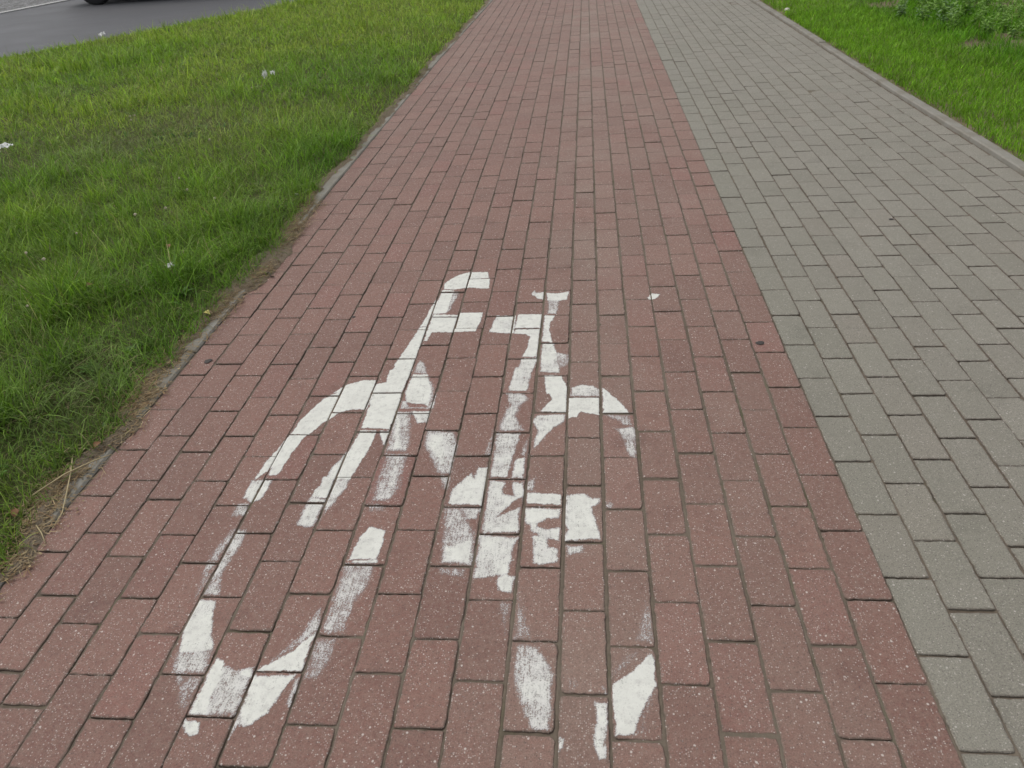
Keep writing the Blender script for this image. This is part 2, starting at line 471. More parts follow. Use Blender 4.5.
# kerb strips: concrete edging stones end to end
def kerb_object(name, inner, width, top, y0, y1, L=1.0):
    bm = bmesh.new(); y = y0; rr = random.Random(5)
    while y < y1:
        dz = rr.gauss(0, 0.003); dx = rr.gauss(0, 0.002); e = 0.006
        ys = (y + 0.002, y + e, y + L - e, y + L - 0.002)
        prof = lambda yy: [(inner(yy) + dx, -0.06), (inner(yy) + dx, top + dz - e), (inner(yy) + dx + math.copysign(e, width), top + dz),
                           (inner(yy) + dx + width - math.copysign(e, width), top + dz), (inner(yy) + dx + width, top + dz - e), (inner(yy) + dx + width, -0.06)]
        rings = []
        for i, yy in enumerate(ys):
            dp = 0.004 if i in (0, 3) else 0.0
            rings.append([bm.verts.new((x, yy, z - (dp if z > -0.05 else 0))) for x, z in prof(yy)])
        for a, b in zip(rings, rings[1:]):
            for q in range(5): bm.faces.new((a[q], a[q + 1], b[q + 1], b[q]))
        bm.faces.new(rings[0]); bm.faces.new(list(reversed(rings[-1])))
        y += L
    bmesh.ops.recalc_face_normals(bm, faces=bm.faces)
    return tag(link(name, bm_mesh(name, bm), M_KERB), kind='structure')
kerb_object('kerb_strip', lambda y: float(kerb_l(y / U)) * U - 0.001, -0.06, 0.004, -1.9, 15.6)
kerb_object('kerb_strip', lambda y: float(kerb_r(y / U)) * U, 0.062, 0.020, -1.7, 15.6)

# ------------------------------------------------------------------ verges, road, ground
RD0 = np.array([-5.762 + 0.34, 8.24 - 0.20]); RD_D = np.array([0.5077, 0.8615])      # near edge of the road
def road_x(y): return RD0[0] + (np.asarray(y) - RD0[1]) * RD_D[0] / RD_D[1]
def soil_edge(y):      # where the left-hand soil stops over the kerb
    y = np.asarray(y, float)
    e = -0.027 + 0.065 * np.exp(-((y - 1.95) / 0.42) ** 2) + 0.034 * (vnoise(y, y * 0, 0.35, 2) - 0.5) + 0.036 * (vnoise(y, y * 0, 0.06, 4) - 0.5) + 0.012 * (vnoise(y, y * 0, 0.02, 6) - 0.5)
    e += kerb_l(y / U) * U
    e += 0.045 * np.exp(-((y - 0.12) / 0.1) ** 2) + 0.03 * np.exp(-((y - 0.62) / 0.13) ** 2)
    return e
def left_z(x, y):
    d = np.clip(soil_edge(y) - x, 0, None)
    return 0.0020 + 0.0045 * sstep(0.0, 0.03, d) + 0.030 * sstep(0.0, 0.35, d) + 0.035 * (fnoise(x, y, 0.9, 21) - 0.5) * sstep(0.1, 0.6, d) + 0.010 * (fnoise(x, y, 0.11, 22) - 0.5) * sstep(0.0, 0.15, d)
def right_z(x, y):
    d = np.clip(x - (kerb_r(np.asarray(y) / U) * U + 0.07), 0, None)
    return 0.014 + 0.02 * sstep(0, 0.3, d) + 0.10 * (fnoise(x, y, 1.3, 31) - 0.4) * sstep(0.4, 1.4, d) + 0.02 * (fnoise(x, y, 0.15, 32) - 0.5) * sstep(0.03, 0.25, d)

ys = np.concatenate([np.arange(-2.0, 4, 0.012), np.arange(4, 17.4, 0.08)])
tt = np.concatenate([np.linspace(0, 0.12, 26)[:-1], np.linspace(0.12, 1, 110)])
E = soil_edge(ys); RX = np.maximum(road_x(ys), -14.0)
X = E[:, None] + (np.minimum(RX, E - 0.2) - E)[:, None] * tt[None, :]; Y = np.repeat(ys[:, None], len(tt), 1)
Z = left_z(X, Y); Z[:, -1] -= 0.08
idx = np.arange(X.size).reshape(X.shape)
Q = np.stack([idx[:-1, :-1], idx[1:, :-1], idx[1:, 1:], idx[:-1, 1:]], -1).reshape(-1, 4)
tag(link('verge', mesh_quads('verge', np.stack([X, Y, Z], -1).reshape(-1, 3), Q), M_SOIL, smooth=True), kind='structure')
# thin band of trodden sandy soil along the left kerb
ys2 = np.arange(-2.0, 15.5, 0.01); tb = np.linspace(0, 1, 12)
E2 = soil_edge(ys2); W2 = 0.04 + 0.05 * vnoise(ys2, ys2 * 0, 0.3, 44) + 0.08 * np.exp(-((ys2 - 1.9) / 0.5) ** 2)
X = (E2 + 0.010)[:, None] - (W2[:, None]) * tb[None, :]; Y = np.repeat(ys2[:, None], len(tb), 1)
Z = left_z(X, Y) + 0.004 * np.sin(np.pi * np.clip(tb, 0.02, 1))[None, :] * (0.6 + fnoise(X, Y, 0.05, 45)); Z[:, 0] = 0.0008; Z[:, 1] = np.minimum(Z[:, 1], 0.006); Z[:, -1] -= 0.006
idx = np.arange(X.size).reshape(X.shape)
Q = np.stack([idx[:-1, :-1], idx[1:, :-1], idx[1:, 1:], idx[:-1, 1:]], -1).reshape(-1, 4)
tag(link('sand', mesh_quads('sand', np.stack([X, Y, Z], -1).reshape(-1, 3), Q), M_SAND, smooth=True), kind='structure')

ysr = np.concatenate([np.arange(-2.0, 17.4, 0.06)]); tr_ = np.linspace(0, 1, 110) ** 1.5
KX = kerb_r(ysr / U) * U + 0.062
X = KX[:, None] + (11.0 - KX)[:, None] * tr_[None, :]; Y = np.repeat(ysr[:, None], len(tr_), 1); Z = right_z(X, Y)
idx = np.arange(X.size).reshape(X.shape)
Q = np.stack([idx[:-1, :-1], idx[:-1, 1:], idx[1:, 1:], idx[1:, :-1]], -1).reshape(-1, 4)
def verge_r_mat():
    t = NT('right_verge_soil'); v = t.coord()
    f = t.noise(v, 25, 5, 0.7); g = t.noise(v, 1.6, 4, 0.6)
    c = t.mix(f, (0.15, 0.118, 0.075), (0.30, 0.25, 0.17))
    c = t.mix(t.maprange(g, 0.45, 0.65, 0, 0.6), c, (0.10, 0.085, 0.045))
    return t.done(t.bsdf(c, 0.95, t.bump(f, 0.9, 0.02), spec=0.1))
tag(link('verge', mesh_quads('verge', np.stack([X, Y, Z], -1).reshape(-1, 3), Q), verge_r_mat(), smooth=True), kind='structure')

# ground sheet reaching the horizon
gm = mesh_py('ground', [(-600, -600, -0.07), (600, -600, -0.07), (600, 600, -0.07), (-600, 600, -0.07)], [(0, 1, 2, 3)])
tag(link('ground', gm, M_FAR), kind='structure')
# road between its two edges
def P2(p, d, s, off=0.0):
    n = np.array([d[1], -d[0]])
    q = np.array(p) + np.array(d) * s + n * off
    return (q[0], q[1])
FE0 = np.array([-9.58, 13.7]); FE_D = np.array([0.135, 0.991])
NE0 = RD0
a0 = P2(NE0, RD_D, -40, 0.35); a1 = P2(NE0, RD_D, 60, 0.35)
b0 = P2(FE0, RD_D, -40); bm_ = P2(FE0, FE_D, 3.2); b1 = P2(FE0 + FE_D * 3.2, RD_D, 60)
b_ = P2(FE0, FE_D, 0)
road = [a0, a1, b1, bm_, b_, b0]
tag(link('road', mesh_py('road', [(x, y, -0.035) for x, y in road], [tuple(range(6))]), M_ASPHALT), kind='structure')
# light flush edging and stone setts beyond
def off_pts(off): return [P2(FE0, RD_D, -40, -off), P2(FE0, FE_D, 0, -off), P2(FE0, FE_D, 3.2, -off), P2(FE0 + FE_D * 3.2, RD_D, 60, -off)]
i0, i1, i2 = off_pts(0.0), off_pts(0.16), off_pts(6.0)
vs, fs = [], []
for j in range(4): vs += [(*i0[j], -0.06), (*i0[j], -0.018), (*i1[j], -0.018), (*i1[j], -0.06)]
for j in range(3):
    for q in range(3): fs.append((4 * j + q, 4 * j + q + 1, 4 * j + 5 + q, 4 * j + 4 + q))
tag(link('kerb_strip', mesh_py('kerb_strip', vs, fs), simple('pale_edging', (0.46, 0.46, 0.45), 0.8, scale=8)), kind='structure')
vs = [(*p, -0.022) for p in i1] + [(*p, -0.022) for p in i2]
tag(link('parking_strip', mesh_py('parking_strip', vs, [(j, j + 1, j + 5, j + 4) for j in range(3)]), M_SETTS), kind='structure')

PAINT = [
('front',1,2,[521,627,526,679,543,737,564,801,581,816,602,832,587,830,611,867,630,885,659,896,694,905,713,901,721,840,721,761,719,737,684,739,665,736,647,726,631,713,618,687,602,675,591,647,580,619,564,593,557,540,551,490,547,435,544,418,517,418,519,455,484,402,486,428,490,490,501,526,511,577]),
('front',0.85,4,[478,402,537,403,537,364,531,320,516,314,505,314,479,332,479,363]),
('front',0.52,5,[475,307,505,307,513,260,478,256]),
('front',0.55,5,[510,211,537,210,545,154,536,97,533,62,547,14,553,-5,516,-3,511,61,513,143]),
('front',0.52,6,[499,211,508,209,506,148,503,98,482,100,483,137]),
('front',0.5,6,[480,95,502,96,504,41,501,13,503,-17,494,12]),
('front',0.86,3,[509,-19,551,-17,567,-75,588,-124,604,-152,591,-156,527,-165,514,-106]),
('front',0.7,6,[526,-163,602,-148,607,-210,538,-209]),
('front',0.42,6,[550,-216,607,-217,607,-306,587,-289,574,-255]),
('front',0.62,4,[620,-171,647,-189,667,-196,685,-203,692,-195,709,-191,712,-300,616,-304]),
('front',1,3,[620,-171,642,-182,649,-212,651,-287,655,-302,618,-303,618,-257]),
('front',0.95,3,[685,-202,692,-195,709,-192,712,-217,691,-214]),
('front',1,2,[724,-194,756,-170,787,-138,816,-99,813,-133,816,-197,719,-200]),
('front',0.5,5,[805,-33,820,-84,814,-103,783,-138,739,-179,752,-159,784,-110]),
('front',0.95,4,[717,-213,804,-210,787,-257,777,-292,760,-309,752,-320,723,-310,719,-253]),
('front',0.8,5,[721,-297,762,-306,745,-326,725,-323,721,-352,717,-323]),
('front',0.55,3,[807,-215,816,-215,817,-280,812,-280]),
('front',0.45,6,[820,-114,868,-113,865,-160,855,-216,825,-217]),
('front',0.52,6,[827,102,897,99,898,36,881,-15,875,-71,878,-96,830,-100,828,-47,829,39]),
('front',0.68,8,[841,92,881,88,870,26,856,-29,855,-63,843,-72,839,-20,838,49]),
('front',1,3,[614,-317,647,-318,655,-338,643,-349,626,-337]),
('front',1,2,[658,901,690,903,714,891,720,854,716,753,698,745]),
('bar',1,1.5,[833,1566,831,1623,848,1659,881,1702,918,1722,998,1718,1005,1666,1011,1651,1018,1565,937,1578,900,1569,876,1561]),
('bar',1,1.5,[835,1559,880,1553,877,1509,875,1364,827,1360,828,1484,829,1552]),
('bar',0.52,4,[877,1550,904,1542,891,1455,884,1378,872,1360]),
('bar',1,1.5,[821,1509,828,1432,820,1265,794,1262,802,1332,807,1407]),
('frame',1,1.5,[828,1355,927,1352,928,1367,1016,1363,1014,1276,1007,1259,1006,1221,938,1217,846,1218,840,1154,829,1154,826,1265]),
('fork',1,2,[794,1260,821,1261,822,1157,819,1113,821,1060,818,1030,821,905,750,906,758,1031,777,1125]),
('fork',0.62,3,[837,1029,856,1004,877,942,832,942,831,989]),
('fork',1,2,[744,967,825,966,815,908,816,839,819,740,817,637,730,642,720,854,719,880,749,889]),
('fork',0.95,3,[831,937,881,936,908,843,918,743,894,765,858,769,841,782,825,835]),
('fork',0.55,5,[883,926,912,861,923,799,920,743,893,825]),
('fork',0.55,3,[826,782,841,782,852,748,912,748,924,790,930,816,933,739,829,740]),
('fork',0.8,3,[867,726,927,726,926,670,898,666,883,690]),
('fork',1,2,[728,629,779,629,777,545,767,478,754,407,696,407,719,502]),
('fork',0.85,3,[787,629,818,629,816,560,798,597]),
('fork',0.5,6,[823,723,865,723,884,620,891,529,830,529,824,627]),
('fork',0.85,6,[824,719,845,674,872,545,847,532,831,620]),
('fork',0.5,7,[835,517,896,517,900,421,903,364,835,363,836,434]),
('fork',0.72,8,[849,513,875,510,896,421,895,364,861,363,856,441]),
('fork',0.6,7,[838,412,897,412,897,349,886,324,839,323,839,361]),
('fork',0.35,5,[834,310,885,309,882,283,842,277]),
('fork',1,3,[858,229,900,212,903,156,897,116,845,117,832,114,840,186]),
('fork',0.9,1.5,[842,112,903,112,905,104,844,104]),
('fork',0.9,3,[679,417,710,417,712,395,713,333,670,333,668,359,682,378]),
('fork',0.72,4,[717,417,752,418,756,379,739,316,726,286,722,248,718,316]),
('fork',0.85,6,[668,337,711,325,709,228,688,222,663,233,663,285]),
('fork',0.85,4,[713,530,739,530,742,450,721,426,710,403,686,403,690,456,703,491]),
('frame',0.8,2,[1070,1338,1143,1336,1145,1201,1055,1215]),
('frame',1,2,[1151,1347,1243,1344,1241,1239,1146,1242]),
('frame',1,2,[1149,1230,1242,1232,1244,1040,1187,1041,1200,1100,1207,1175,1188,1198,1148,1201]),
('saddle',0.9,3,[1190,1514,1202,1544,1212,1519,1241,1531,1244,1459,1218,1473]),
('saddle',0.95,3,[1252,1517,1295,1512,1338,1527,1331,1458,1303,1449,1255,1459]),
('saddle',0.55,3,[1260,1467,1304,1459,1294,1343,1258,1350]),
('frame',1,2,[1251,1338,1288,1332,1274,1275,1273,1217,1286,1132,1249,1139]),
('frame',0.88,3,[1252,1130,1292,1125,1305,1056,1318,941,1252,947]),
('frame',0.5,4,[1298,1071,1347,1050,1343,985,1311,967]),
('frame',0.95,2,[1267,927,1324,926,1345,820,1279,821]),
('frame',0.8,4,[1186,1030,1241,1034,1225,939,1217,839,1159,840,1175,931]),
('frame',0.82,3,[1170,979,1226,978,1216,837,1157,838]),
('frame',0.66,6,[1155,824,1202,823,1225,787,1202,754,1192,697,1219,630,1147,625,1151,673,1167,762]),
('rear',1,2,[1266,925,1322,924,1344,855,1342,718,1266,727,1288,770,1297,786,1279,865]),
('rear',0.85,4,[1255,706,1341,709,1338,672,1307,642,1281,597,1265,560,1255,542,1261,634,1246,673]),
('rear',0.72,3,[1356,853,1388,872,1427,863,1447,836,1444,804,1355,809]),
('rear',1,2,[1349,796,1447,795,1442,705,1416,711,1384,724,1375,696,1351,686]),
('rear',1,2,[1454,849,1475,819,1507,768,1531,712,1453,714]),
('rear',0.52,5,[1458,705,1530,704,1535,656,1511,656,1490,683]),
('rear',0.55,5,[1492,633,1539,650,1546,618,1540,508,1522,510,1512,568]),
('frame',0.6,3,[1236,600,1236,514,1223,509,1228,567]),
('frame',0.82,3,[1208,494,1232,503,1235,416,1202,416]),
('frame',0.68,3,[1143,615,1213,612,1201,518,1192,422,1145,417]),
('rear',0.7,4,[1250,405,1267,418,1261,368,1247,367]),
('frame',0.45,5,[1131,642,1135,514,1118,519,1124,589]),
('front',0.58,5,[931,627,1017,619,1033,560,1033,434,993,434,978,475,940,560]),
('front',0.85,9,[943,623,990,608,1018,476,995,455,945,560]),
('front',0.5,4,[1003,426,1034,422,1035,365,1021,371]),
('crank',0.92,3,[1045,368,1091,436,1100,415,1106,459,1137,459,1137,385,1136,308,1043,310,1046,335]),
('frame',0.8,2,[1145,456,1193,456,1191,420,1146,419]),
('frame',0.9,2,[1214,457,1234,457,1233,416,1216,423]),
('crank',0.8,4,[1146,404,1186,401,1184,354,1214,343,1206,398,1236,400,1240,343,1234,296,1236,214,1146,212,1145,324]),
('crank',-1,3,[1177,266,1216,325,1237,343,1237,304,1203,284]),
('crank',0.7,4,[1083,296,1134,297,1125,259,1101,258]),
('crank',0.5,6,[1039,296,1086,297,1118,221,1129,199,1133,106,1060,111,1049,209]),
('crank',0.82,8,[1056,166,1093,172,1125,199,1133,106,1061,110]),
('crank',0.42,6,[1055,94,1121,88,1124,62,1063,75]),
('crank',0.84,5,[1142,201,1238,197,1225,164,1224,79,1196,74,1151,62,1143,66]),
('crank',0.92,4,[1196,65,1213,80,1239,71,1233,20,1204,28]),
('rear',1,2,[1249,356,1338,351,1338,312,1250,316]),
('rear',0.92,4,[1248,297,1338,296,1337,263,1304,261,1282,243,1279,215,1268,215,1266,240,1252,242]),
('rear',0.9,4,[1272,213,1282,232,1306,224,1338,229,1337,185,1311,192,1309,166,1336,156,1336,116,1296,107,1279,110]),
('rear',-1,3,[1273,213,1284,210,1286,199,1275,197]),
('rear',0.92,4,[1352,351,1398,355,1415,339,1439,338,1434,319,1416,304,1437,193,1352,186,1360,225,1352,244]),
('rear',0.78,5,[1357,168,1395,171,1395,151,1360,139]),
('rear',0.45,5,[1453,329,1471,319,1472,301,1450,303]),
('rear',0.55,4,[1252,411,1268,413,1264,360,1251,364]),
('crank',0.42,6,[1211,-8,1233,-11,1230,-97,1221,-77]),
('rear',0.42,6,[1251,25,1266,-34,1286,-87,1287,-104,1248,-103,1252,-76]),
('rear',0.4,6,[1532,10,1542,-5,1542,-101,1502,-98,1518,-52]),
('rear',0.38,6,[1495,-127,1511,-129,1467,-178,1456,-187,1458,-169]),
('rear',0.68,4,[1257,-121,1299,-120,1319,-153,1339,-189,1331,-218,1337,-265,1332,-308,1302,-303,1282,-271,1267,-234,1257,-189]),
('rear',0.84,3,[1419,-242,1442,-245,1438,-359,1422,-360,1416,-319,1421,-284]),
('rear',0.9,3,[1353,-320,1362,-324,1359,-340,1351,-349]),
('rear',1,2,[1533,-128,1540,-136,1537,-203,1521,-234,1499,-281,1491,-311,1456,-313,1454,-206,1489,-180,1512,-154]),
('rear',0.45,6,[1536,-207,1525,-257,1504,-312,1493,-310,1518,-238]),
('rear',0.3,5,[1361,-192,1407,-205,1400,-210,1365,-228]),
('rear',0.6,3,[1435,-211,1441,-211,1441,-230,1434,-228]),
('splash',1,2,[1637,1459,1655,1496,1684,1486,1663,1450,1643,1442]),
]

# ------------------------------------------------------------------ worn white bicycle painted on the pavers
def poly_sd(px, py, P):
    """signed distance (inside positive) to a polygon, in mm"""
    n = len(P); d = np.full(px.shape, 1e9); ins = np.zeros(px.shape, bool)
    for i in range(n):
        ax, ay = P[i]; bx, by = P[(i + 1) % n]
        ex, ey = bx - ax, by - ay; L = ex * ex + ey * ey + 1e-9
        t = np.clip(((px - ax) * ex + (py - ay) * ey) / L, 0, 1)
        d = np.minimum(d, (px - ax - t * ex) ** 2 + (py - ay - t * ey) ** 2)
        if ay != by:
            c = ((ay > py) != (by > py)) & (px < ex * (py - ay) / (by - ay) + ax)
            ins ^= c
    d = np.sqrt(d)
    return np.where(ins, d, -d)
POLYS = [(p, s + 0.08 if 0.48 < s < 0.6 else s, sf, np.array(q, float).reshape(-1, 2)) for p, s, sf, q in PAINT]
PART_ORDER = ['front', 'rear', 'fork', 'bar', 'frame', 'saddle', 'crank', 'splash']
paint_geo = {p: ([], [], []) for p in PART_ORDER}
for key, (xa, xb, ya, yb, xc, yc, z0, tx, ty, rot, bev) in BRICKS.items():
    cand = [q for q in POLYS if q[3][:, 0].max() > xa * 1000 - 8 and q[3][:, 0].min() < xb * 1000 + 8 and q[3][:, 1].max() > ya * 1000 - 8 and q[3][:, 1].min() < yb * 1000 + 8]
    if not cand: continue
    gx = np.concatenate([[xa + 0.0004, xa + 0.002], np.linspace(xa + 0.005, xb - 0.005, 26), [xb - 0.002, xb - 0.0004]])
    gy = np.concatenate([[ya + 0.0004, ya + 0.002], np.linspace(ya + 0.005, yb - 0.005, 52), [yb - 0.002, yb - 0.0004]])
    X, Y = np.meshgrid(gx, gy)
    px, py = X * 1000, Y * 1000
    # hand-brushed edges: wobble the outline a little
    wx = 5.0 * (fnoise(px, py, 26, 61) - 0.5) + 3.5 * (vnoise(px, py, 7, 63) - 0.5); wy = 6.0 * (fnoise(px, py, 26, 62) - 0.5) + 4.5 * (vnoise(px, py, 7, 64) - 0.5)
    cov = np.zeros(X.shape); own = np.full(X.shape, -1)
    for p, s, sf, P in cand:
        if P[:, 0].max() < px.min() - 8 or P[:, 0].min() > px.max() + 8: continue
        sd_ = poly_sd(px + wx, py + wy, P)
        sf_ = sf * (2.0 if 0 < s < 0.8 else 1.5); v = sstep(-sf_, sf_, sd_)
        if s < 0:
            cov *= (1 - v)
        else:
            nv = v * s
            own = np.where(nv > cov + 0.02, PART_ORDER.index(p), own)
            cov = np.maximum(cov, nv)
    # patchy wear; paint survives along the arrises of the stones
    e = np.minimum(np.minimum(X - xa, xb - X), np.minimum(Y - ya, yb - Y)) * 1000
    wear = fnoise(px, py, 45, 71)
    cov = np.where(cov > 0.02, cov * np.where(cov > 0.9, 0.90 + 0.22 * wear, 0.68 + 0.66 * wear) + np.where((cov < 0.92), 0.22 * np.exp(-(e / 3.0) ** 2) * sstep(0.15, 0.45, cov), 0), 0)
    solid = sstep(0.9, 1.0, cov)
    cov = np.clip(cov, 0, 1.05)
    Z = z0 + tx * (X - xc) + ty * (Y - yc) + 0.0007
    rim = np.zeros(X.shape, bool); rim[0] = rim[-1] = True; rim[:, 0] = rim[:, -1] = True
    Z = np.where(rim, Z - 0.0016, Z)
    XX = X - (Y - yc) * rot
    ok = (cov[:-1, :-1] > 0.02) | (cov[1:, :-1] > 0.02) | (cov[:-1, 1:] > 0.02) | (cov[1:, 1:] > 0.02)
    fo = np.maximum(np.maximum(own[:-1, :-1], own[1:, :-1]), np.maximum(own[:-1, 1:], own[1:, 1:]))
    n = X.shape[1]; idx = np.arange(X.size).reshape(X.shape)
    Q = np.stack([idx[:-1, :-1], idx[:-1, 1:], idx[1:, 1:], idx[1:, :-1]], -1)
    for pi_, p in enumerate(PART_ORDER):
        sel = ok & (fo == pi_)
        if not sel.any(): continue
        q = Q[sel]; u, inv = np.unique(q, return_inverse=True)
        Vp, Qp, Cp = paint_geo[p]
        off = sum(len(a) for a in Vp)
        Vp.append(np.stack([XX, Y, Z], -1).reshape(-1, 3)[u]); Cp.append(cov.ravel()[u]); Qp.append(inv.reshape(-1, 4) + off)

def paint_object(p, name, parent=None):
    Vp, Qp, Cp = paint_geo[p]
    me = mesh_quads(name, np.concatenate(Vp), np.concatenate(Qp))
    a = me.attributes.new('cover', 'FLOAT', 'POINT'); a.data.foreach_set('value', np.concatenate(Cp).astype(np.float32))
    return link(name, me, M_PAINT, parent)
bike = empty('bicycle_symbol', (0, 0, 0))
tag(bike, 'worn white bicycle symbol brushed onto the red brick cycle path', 'road marking')
o = paint_object('front', 'wheel_ring', bike); o['label'] = 'large front wheel ring, broken and worn thin on its lower side'
o = paint_object('rear', 'wheel_ring', bike); o['label'] = 'rear wheel arc with most of its ring worn away'
for p, nm in (('fork', 'fork'), ('bar', 'handlebar'), ('frame', 'frame'), ('saddle', 'saddle'), ('crank', 'crank')):
    paint_object(p, nm, bike)
tag(paint_object('splash', 'paint_splash'), 'small lone fleck of white paint on the red bricks beside the bicycle saddle', 'paint splash')

# ------------------------------------------------------------------ grass
def blades(name, x, y, z, h, w, az, lean, curl, colr, mat, jitter=0.45):
    n = len(x)
    T = np.array([0, 0.36, 0.70, 1.0]); W = np.array([0.9, 1.0, 0.72, 0.10])
    px = x.copy(); py = y.copy(); pz = z.copy()
    dx, dy = np.cos(az), np.sin(az); sx, sy = -np.sin(az), np.cos(az)
    tw = RNG.uniform(-0.7, 0.7, n)
    V = np.zeros((n, 8, 3), np.float32); C = np.ones((n, 8, 4), np.float32)
    shade = RNG.uniform(1 - jitter, 1 + jitter, n) * (0.78 + 0.44 * vnoise(x, y, 0.11, 77)) * (1 + 0.35 * (RNG.random(n) > 0.9))
    for i, t in enumerate(T):
        if i:
            L = h * (T[i] - T[i - 1]); a = lean + curl * 0.5 * (T[i] + T[i - 1])
            px = px + dx * np.sin(a) * L; py = py + dy * np.sin(a) * L; pz = pz + np.cos(a) * L
        ww = 0.5 * w * W[i]
        ox = (sx * np.cos(tw) + dx * np.sin(tw)) * ww; oy = (sy * np.cos(tw) + dy * np.sin(tw)) * ww
        V[:, 2 * i] = np.stack([px - ox, py - oy, pz], -1); V[:, 2 * i + 1] = np.stack([px + ox, py + oy, pz], -1)
        C[:, 2 * i, :3] = C[:, 2 * i + 1, :3] = colr * shade[:, None]
    b = (np.arange(n) * 8)[:, None]
    Q = np.concatenate([b + np.array([[0, 1, 3, 2]]), b + np.array([[2, 3, 5, 4]]), b + np.array([[4, 5, 7, 6]])], 1).reshape(-1, 4)
    me = mesh_quads(name, V.reshape(-1, 3), Q)
    a = me.attributes.new('blade', 'FLOAT_COLOR', 'POINT'); a.data.foreach_set('color', C.reshape(-1))
    return link(name, me, mat, smooth=True)

def bumpsum(x, y, L):
    s = np.zeros_like(x)
    for cx, cy, rx, ry, a in L: s += a * np.exp(-((x - cx) / rx) ** 2 - ((y - cy) / ry) ** 2)
    return s
DRY = [(-1.70, 3.85, .55, .40, .9), (-1.65, 4.65, .35, .4, .9), (-2.0, 3.35, .6, .35, .8), (-0.40, 2.6, .25, .35, .6), (-1.2, 4.3, .5, .3, .5), (-2.6, 5.0, .8, .3, .4),
       (-0.23, .75, .14, .42, .85), (-0.33, 0.95, .10, .25, .6), (-2.5, 6.3, .6, .4, .3)]
LUSH = [(-0.30, 1.66, .16, .22, .9), (-0.42, .82, .13, .20, .9), (-0.62, 1.5, .25, .3, .8), (-0.34, 3.6, .22, .35, .7), (-1.2, 2.3, .5, .4, .7), (-4.1, 7.0, .9, .5, .7), (-0.75, 1.0, .25, .4, .7),
        (-0.55, 2.3, .3, .3, .6), (-1.55, 5.2, .5, .3, .5), (-0.5, 0.3, .2, .3, .5)]
PAL = dict(deep=np.array([0.084, 0.205, 0.020]), fresh=np.array([0.195, 0.350, 0.040]), yel=np.array([0.42, 0.460, 0.100]), dull=np.array([0.205, 0.255, 0.100]), straw=np.array([0.36, 0.30, 0.16]))
def lerp(a, b, t): return a + (b - a) * t[:, None]

def lawn_left():
    xs, ys_, = [], []
    def cand(x0, x1, y0, y1, dens):
        n = int((x1 - x0) * (y1 - y0) * dens)
        return RNG.uniform(x0, x1, n), RNG.uniform(y0, y1, n)
    X, Y = cand(-13, 0.1, -1.2, 17, 4200)
    Xn, Yn = cand(-3.4, 0.1, -0.8, 5.0, 13000)
    X = np.concatenate([X, Xn]); Y = np.concatenate([Y, Yn]); near = np.concatenate([np.zeros(len(X) - len(Xn)), np.ones(len(Xn))])
    e = soil_edge(Y) - X
    d = np.sqrt((X - CP[0]) ** 2 + (Y - CP[1]) ** 2 + CP[2] ** 2)
    keep = (X > road_x(Y) + 0.02 + 0.10 * vnoise(X, Y, 0.3, 88)) & (e > 0)
    vis = in_view(X, Y, 90)
    pr = np.where(near > 0, sstep(7.0, 2.2, d), np.clip(8.5 / d, 0.30, 1.0) * 0.95) * np.where(vis, 1.0, 0.42)
    dry = np.clip(0.62 * bumpsum(X, Y, DRY) + 0.9 * (fnoise(X, Y, 0.8, 51) - 0.58), 0, 1)
    lush = np.clip(bumpsum(X, Y, LUSH) + 1.6 * (fnoise(X, Y, 0.6, 52) - 0.50) + 1.5 * (vnoise(X, Y, 0.16, 58) - 0.62), 0, 1)
    edge_w = 0.02 + 0.055 * vnoise(Y, Y * 0, 0.25, 53) + 0.05 * np.exp(-((Y - 1.9) / .4) ** 2)
    edge = sstep(0.0, 1.0, (e - 0.25 * edge_w) / edge_w)
    clump = 0.35 + 1.1 * vnoise(X, Y, 0.055, 54) ** 1.3
    pr = pr * (0.05 + 0.95 * edge) * np.clip(clump, 0, 1.2) * (1 + 0.15 * dry)
    keep &= RNG.random(len(X)) < pr
    X, Y, d, dry, lush, edge = X[keep], Y[keep], d[keep], dry[keep], lush[keep], edge[keep]
    n = len(X)
    h = (0.052 + 0.085 * lush - 0.020 * dry) * (0.45 + 0.55 * edge) * RNG.lognormal(0, 0.40, n)
    h = np.clip(h, 0.012, 0.26)
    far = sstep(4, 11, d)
    wd = RNG.uniform(0.0016, 0.0034, n) * (1 + 0.4 * lush) * (1 + 1.5 * far)
    az = RNG.uniform(0, 2 * np.pi, n) + 0.0
    lean = np.abs(RNG.normal(0.40, 0.34, n)) + 0.30 * dry; curl = RNG.uniform(0.2, 1.6, n)
    hue = fnoise(X, Y, 1.1, 55); r = RNG.random(n)
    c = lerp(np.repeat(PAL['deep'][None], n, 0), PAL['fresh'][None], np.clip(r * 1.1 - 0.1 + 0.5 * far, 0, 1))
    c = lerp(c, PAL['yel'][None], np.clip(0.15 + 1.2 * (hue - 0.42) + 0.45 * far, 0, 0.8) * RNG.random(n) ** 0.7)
    c = lerp(c, PAL['dull'][None], np.clip(dry * 0.75, 0, 0.8))
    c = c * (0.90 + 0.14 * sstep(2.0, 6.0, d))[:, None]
    st = RNG.random(n) < (0.040 + 0.14 * dry + 0.30 * (1 - edge))
    c[st] = PAL['straw'] * RNG.uniform(0.6, 1.1, (st.sum(), 1))
    lean[st] += 0.4
    return X, Y, h, wd, az, lean, curl, c
X, Y, h, wd, az, lean, curl, c = lawn_left()
